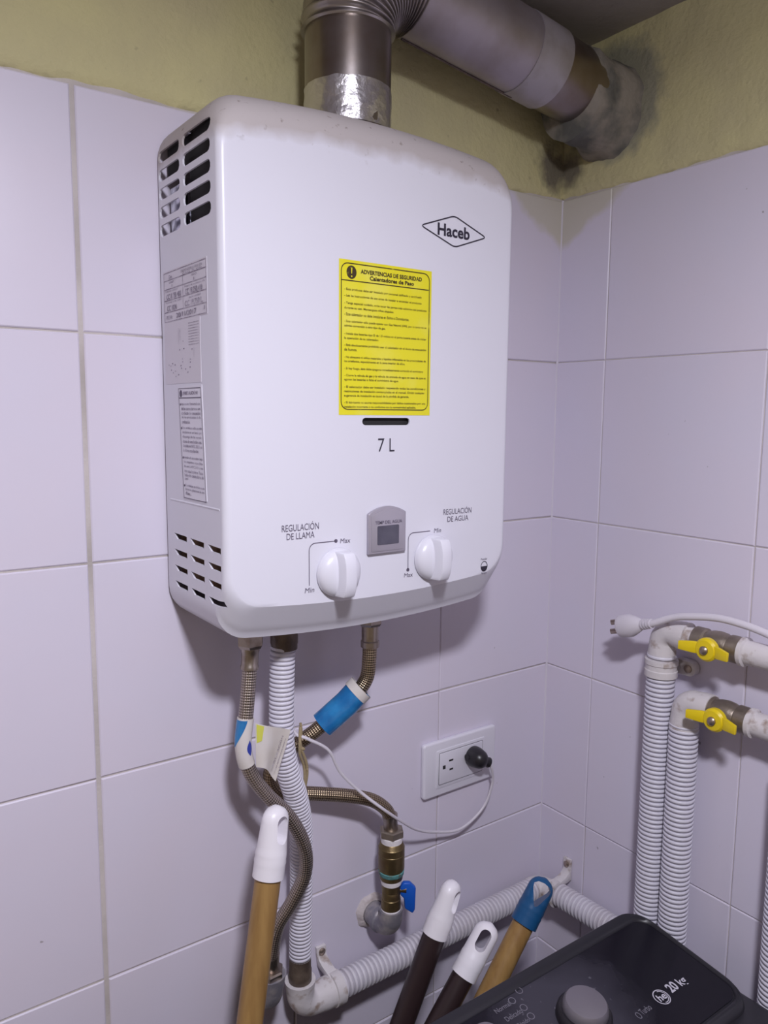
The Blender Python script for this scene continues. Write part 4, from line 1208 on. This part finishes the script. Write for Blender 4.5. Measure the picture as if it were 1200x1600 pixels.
# ------------------------------------------------------------------ broom and mop handles
def handle(label, top, low, r_st, stick_mat, cap_mat, cap_len, r_cap, hole_dir, tri=False, group=None):
    top = V(top); low = V(low)
    d = (low - top).normalized()
    end = top + d * ((top.z - (FLOOR + 0.012)) / -d.z)
    t = thing('broom_handle', label, 'broom handle', end, group)
    MB().tube([top + d*cap_len*0.9, top + d*(cap_len+0.1), end], r_st, 22).build('stick', stick_mat, t)
    n = V(hole_dir); n = (n - d*n.dot(d)).normalized(); b = d.cross(n)
    # cap: sleeve over the stick, flattening to a rounded tab with a hanging hole
    NSEG = 28; NR = 22
    vs_ = []; f = []
    for i in range(NR + 1):
        s = i / NR
        x = s * cap_len
        if s < 0.45:
            k = 1 - s/0.45
            thick = r_cap*0.86*(1 - 0.22*k)
            if tri: thick = r_cap*(0.92 - 0.45*k)
        else: thick = r_cap*(0.86 + 0.14*min(1, (s-0.45)/0.3)) if not tri else r_cap
        wid = r_cap*(0.93 + 0.07*s)
        if x < wid*0.95:
            kk = math.sqrt(max(0.0, 1 - (1 - x/(wid*0.95))**2)); wid_ = wid*max(kk, 0.12); thick_ = thick*max(kk**0.6, 0.30)
        else: wid_, thick_ = wid, thick
        for g in (0.62, 0.70, 0.78):
            if abs(s-g) < 0.02: wid_ *= 1.025; thick_ *= 1.025
        c = top + d*x
        for q in range(NSEG):
            a = 2*PI*q/NSEG
            vs_.append(c + b*(wid_*math.cos(a)) + n*(thick_*math.sin(a)))
    for i in range(NR):
        for q in range(NSEG): f.append((i*NSEG+q, i*NSEG+(q+1) % NSEG, (i+1)*NSEG+(q+1) % NSEG, (i+1)*NSEG+q))
    f.append(tuple(reversed(range(NSEG)))); f.append(tuple(NR*NSEG+q for q in range(NSEG)))
    capm = MB().add(vs_, f).mesh('cap')
    hl, hw = cap_len*0.42, r_cap*0.52
    if tri:
        poly = [(-0.0040, 0.0), (-0.0028, hw*0.85), (0.0008, hw*1.30), (0.0050, hw*1.22), (hl*0.88, hw*0.30), (hl*0.98, 0), (hl*0.88, -hw*0.30), (0.0050, -hw*1.22), (0.0008, -hw*1.30), (-0.0028, -hw*0.85)]
        off = cap_len*0.17
    else:
        poly = [(p[0] + hl*0.48, p[1]) for p in stadium(hl*0.92, hw*1.65, 9)]; off = cap_len*0.11
    cutm = MB().prism(poly, (top + d*off - n*0.05, d, b, n), 0.10).mesh('hole')
    o1 = bpy.data.objects.new('cap_raw', capm); COL.objects.link(o1)
    o2 = bpy.data.objects.new('hole_raw', cutm); COL.objects.link(o2)
    mo = o1.modifiers.new('hole', 'BOOLEAN'); mo.operation = 'DIFFERENCE'; mo.object = o2; mo.solver = 'EXACT'
    g = bpy.context.evaluated_depsgraph_get()
    me = bpy.data.meshes.new_from_object(o1.evaluated_get(g))
    bpy.data.objects.remove(o1, do_unlink=True); bpy.data.objects.remove(o2, do_unlink=True)
    me.name = 'cap'; me.materials.clear()
    link('cap', me, cap_mat, t, angle=40)
    return t

handle('varnished wooden broom handle with white cap leaning left beside the hose', (-0.4586, -0.0930, -0.6253), (-0.4984, -0.1120, -0.8142), 0.0120, 'wood', 'cap', 0.0640, 0.0146, (0.30, -0.85, 0.25))
handle('dark brown broom handle with white cap, taller of the two dark ones', (-0.2503, -0.1050, -0.7695), (-0.3144, -0.0980, -0.9143), 0.0124, 'dark_wood', 'cap', 0.0600, 0.0142, (0.38, -0.82, 0.28))
handle('dark brown broom handle with white cap, shorter of the two dark ones', (-0.2221, -0.1350, -0.8132), (-0.2752, -0.1320, -0.8800), 0.0120, 'dark_wood', 'cap', 0.0600, 0.0142, (-0.45, -0.62, 0.55))
handle('wooden broom handle with blue plastic hanging cap beside washing machine', (-0.1493, -0.1450, -0.7824), (-0.2153, -0.1420, -0.8708), 0.0120, 'wood', 'teal_plastic', 0.0540, 0.0150, (-0.40, -0.66, 0.55), tri=True)

# ------------------------------------------------------------------ washing machine
WX0, WX1 = -0.700, -0.060
WYB = -0.1960
wm = thing('washing_machine', 'black washing machine with glossy control panel and grey dial in front of wall', 'washing machine', ((WX0+WX1)/2, -0.5, FLOOR))
MB().box((WX0, -0.84, FLOOR + 0.02), (WX1 + 0.004, -0.245, -0.885)).build('cabinet', 'black_rim', wm, bevel=0.012, bsegs=3)
MB().box((WX0, -0.84, -0.892), (WX1 + 0.004, -0.3080, -0.8440)).build('top_frame', 'black_rim', wm, bevel=0.006, bsegs=3)
MB().box((WX0 + 0.03, -0.80, -0.855), (WX1 - 0.030, -0.40, -0.843)).build('lid', 'black_gloss', wm, bevel=0.008, bsegs=3)
SL = 0.12
def wz(y): return -0.820 + SL * (y + 0.1975)
# console: a wedge with rounded plan corners, a raised rim and an inset glossy panel
def console_ring(x0, x1, y0, y1, r, dz, skirt=None):
    out_ = []
    for (a, b) in rrect(x0, x1, y0, y1, r, 8):
        out_.append((a, b, wz(b) + dz if skirt is None else skirt))
    return out_
rings = [console_ring(WX0, WX1, -0.345, WYB, 0.030, 0, skirt=-0.892),
         console_ring(WX0, WX1, -0.345, WYB, 0.030, -0.0080),
         console_ring(WX0 + 0.0015, WX1 - 0.0015, -0.3435, WYB - 0.0015, 0.0285, -0.0030),
         console_ring(WX0 + 0.005, WX1 - 0.005, -0.340, WYB - 0.005, 0.026, 0.0010),
         console_ring(WX0 + 0.010, WX1 - 0.0065, -0.337, WYB - 0.012, 0.022, 0.0014),
         console_ring(WX0 + 0.014, WX1 - 0.0080, -0.334, WYB - 0.0165, 0.019, -0.0004),
         console_ring(WX0 + 0.0150, WX1 - 0.0086, -0.333, WYB - 0.0175, 0.018, -0.0022)]
mb = MB(); vs_ = []; f = []
N = len(rings[0])
for r in rings: vs_ += r
for i in range(len(rings)-1):
    for k in range(N): f.append((i*N+k, i*N+(k+1) % N, (i+1)*N+(k+1) % N, (i+1)*N+k))
f.append(tuple((len(rings)-1)*N + k for k in range(N))); f.append(tuple(reversed(range(N))))
console = mb.add(vs_, f).build('console', 'black_rim', wm, angle=40)
pv = console_ring(WX0 + 0.016, WX1 - 0.0092, -0.332, WYB - 0.0182, 0.017, -0.0012)
pv2 = console_ring(WX0 + 0.016, WX1 - 0.0092, -0.332, WYB - 0.0182, 0.017, -0.0040)
N = len(pv)
panel = MB().add(pv2 + pv, [tuple(N + k for k in range(N)), tuple(reversed(range(N)))] + [(k, (k+1) % N, N+(k+1) % N, N+k) for k in range(N)]).build('control_panel', 'black_gloss', wm, smooth=False)
pn = V((0, -SL, 1)).normalized(); pvv = V((0, 1, SL)).normalized()
PF = ((0, -0.2975, wz(-0.2975) - 0.0012), (1, 0, 0), tuple(pvv), tuple(pn))
# dial
dc = V((-0.2310, -0.2700, wz(-0.2700) - 0.0012))
dial = MB().lathe([(0.0262, 0), (0.0266, 0.002), (0.0258, 0.008), (0.0235, 0.0105)], dc, pn, 40).build('dial', 'black_plastic', wm)
MB().lathe([(0.0212, 0.009), (0.0216, 0.011), (0.0210, 0.0165), (0.0190, 0.0195), (0.0120, 0.0215), (0.0010, 0.0222)], dc, pn, 40).build('dial_cap', 'knob_grey', dial)
lettering([('20', -0.1300, 0.0010, 0.0125, 0.0105, 0.03), ('kg', -0.1140, -0.0020, 0.0110, 0.0125, 0.02)], PF, 'capacity_lettering', 'print_white', panel, 0.0004)
mb = MB()
hc = (-0.1437, 0.0040)
outline(mb, [(hc[0] + 0.0082*math.cos(a*PI/20), hc[1] + 0.0082*math.sin(a*PI/20)) for a in range(40)], 0.0010, PF, 0.0004)
outline(mb, [(hc[0] + 0.0065*math.cos(a*PI/20 - 1.9), hc[1] + 0.0065*math.sin(a*PI/20 - 1.9)) for a in range(22)], 0.0008, PF, 0.0004, closed=False)
hel = mb.build('efficiency_logo', 'print_white', panel, smooth=False, recalc=False)
lettering([('he', hc[0] - 0.0056, hc[1] - 0.0036, 0.0106, 0.0078, 0.02, 0.12)], PF, 'logo_lettering', 'print_white', hel, 0.0004)
lettering([('Turbo', -0.1780, 0.0000, 0.0145, 0.0064, 0.0)], PF, 'turbo_lettering', 'print_grey', panel, 0.0004)
for (u, v, ra, rb) in ((-0.1822, 0.0022, 0.0022, 0.0034), (-0.2755, 0.0780, 0.0034, 0.0034), (-0.2715, 0.0665, 0.0034, 0.0034), (-0.2725, 0.0560, 0.0034, 0.0034), (-0.2610, 0.0830, 0.0034, 0.0034)):
    outline(MB(), [(u + ra*math.cos(a*PI/10), v + rb*math.sin(a*PI/10)) for a in range(20)], 0.0007, PF, 0.0004).build('indicator_ring', 'print_grey', panel, smooth=False, recalc=False)
lettering([('Normal', -0.2985, 0.0745, 0.0190, 0.0050), ('Delicado', -0.2960, 0.0628, 0.0205, 0.0052), ('Rápido', -0.2905, 0.0510, 0.0140, 0.0058)], PF, 'program_lettering', 'print_grey', panel, 0.0004)
MB().lathe([(0.014, 0), (0.0145, 0.001), (0.012, 0.004), (0.006, 0.0052), (0.001, 0.0055)], V((-0.3230, -0.2370, wz(-0.2370) - 0.0012)), pn, 28).build('start_button', 'knob_grey', wm)
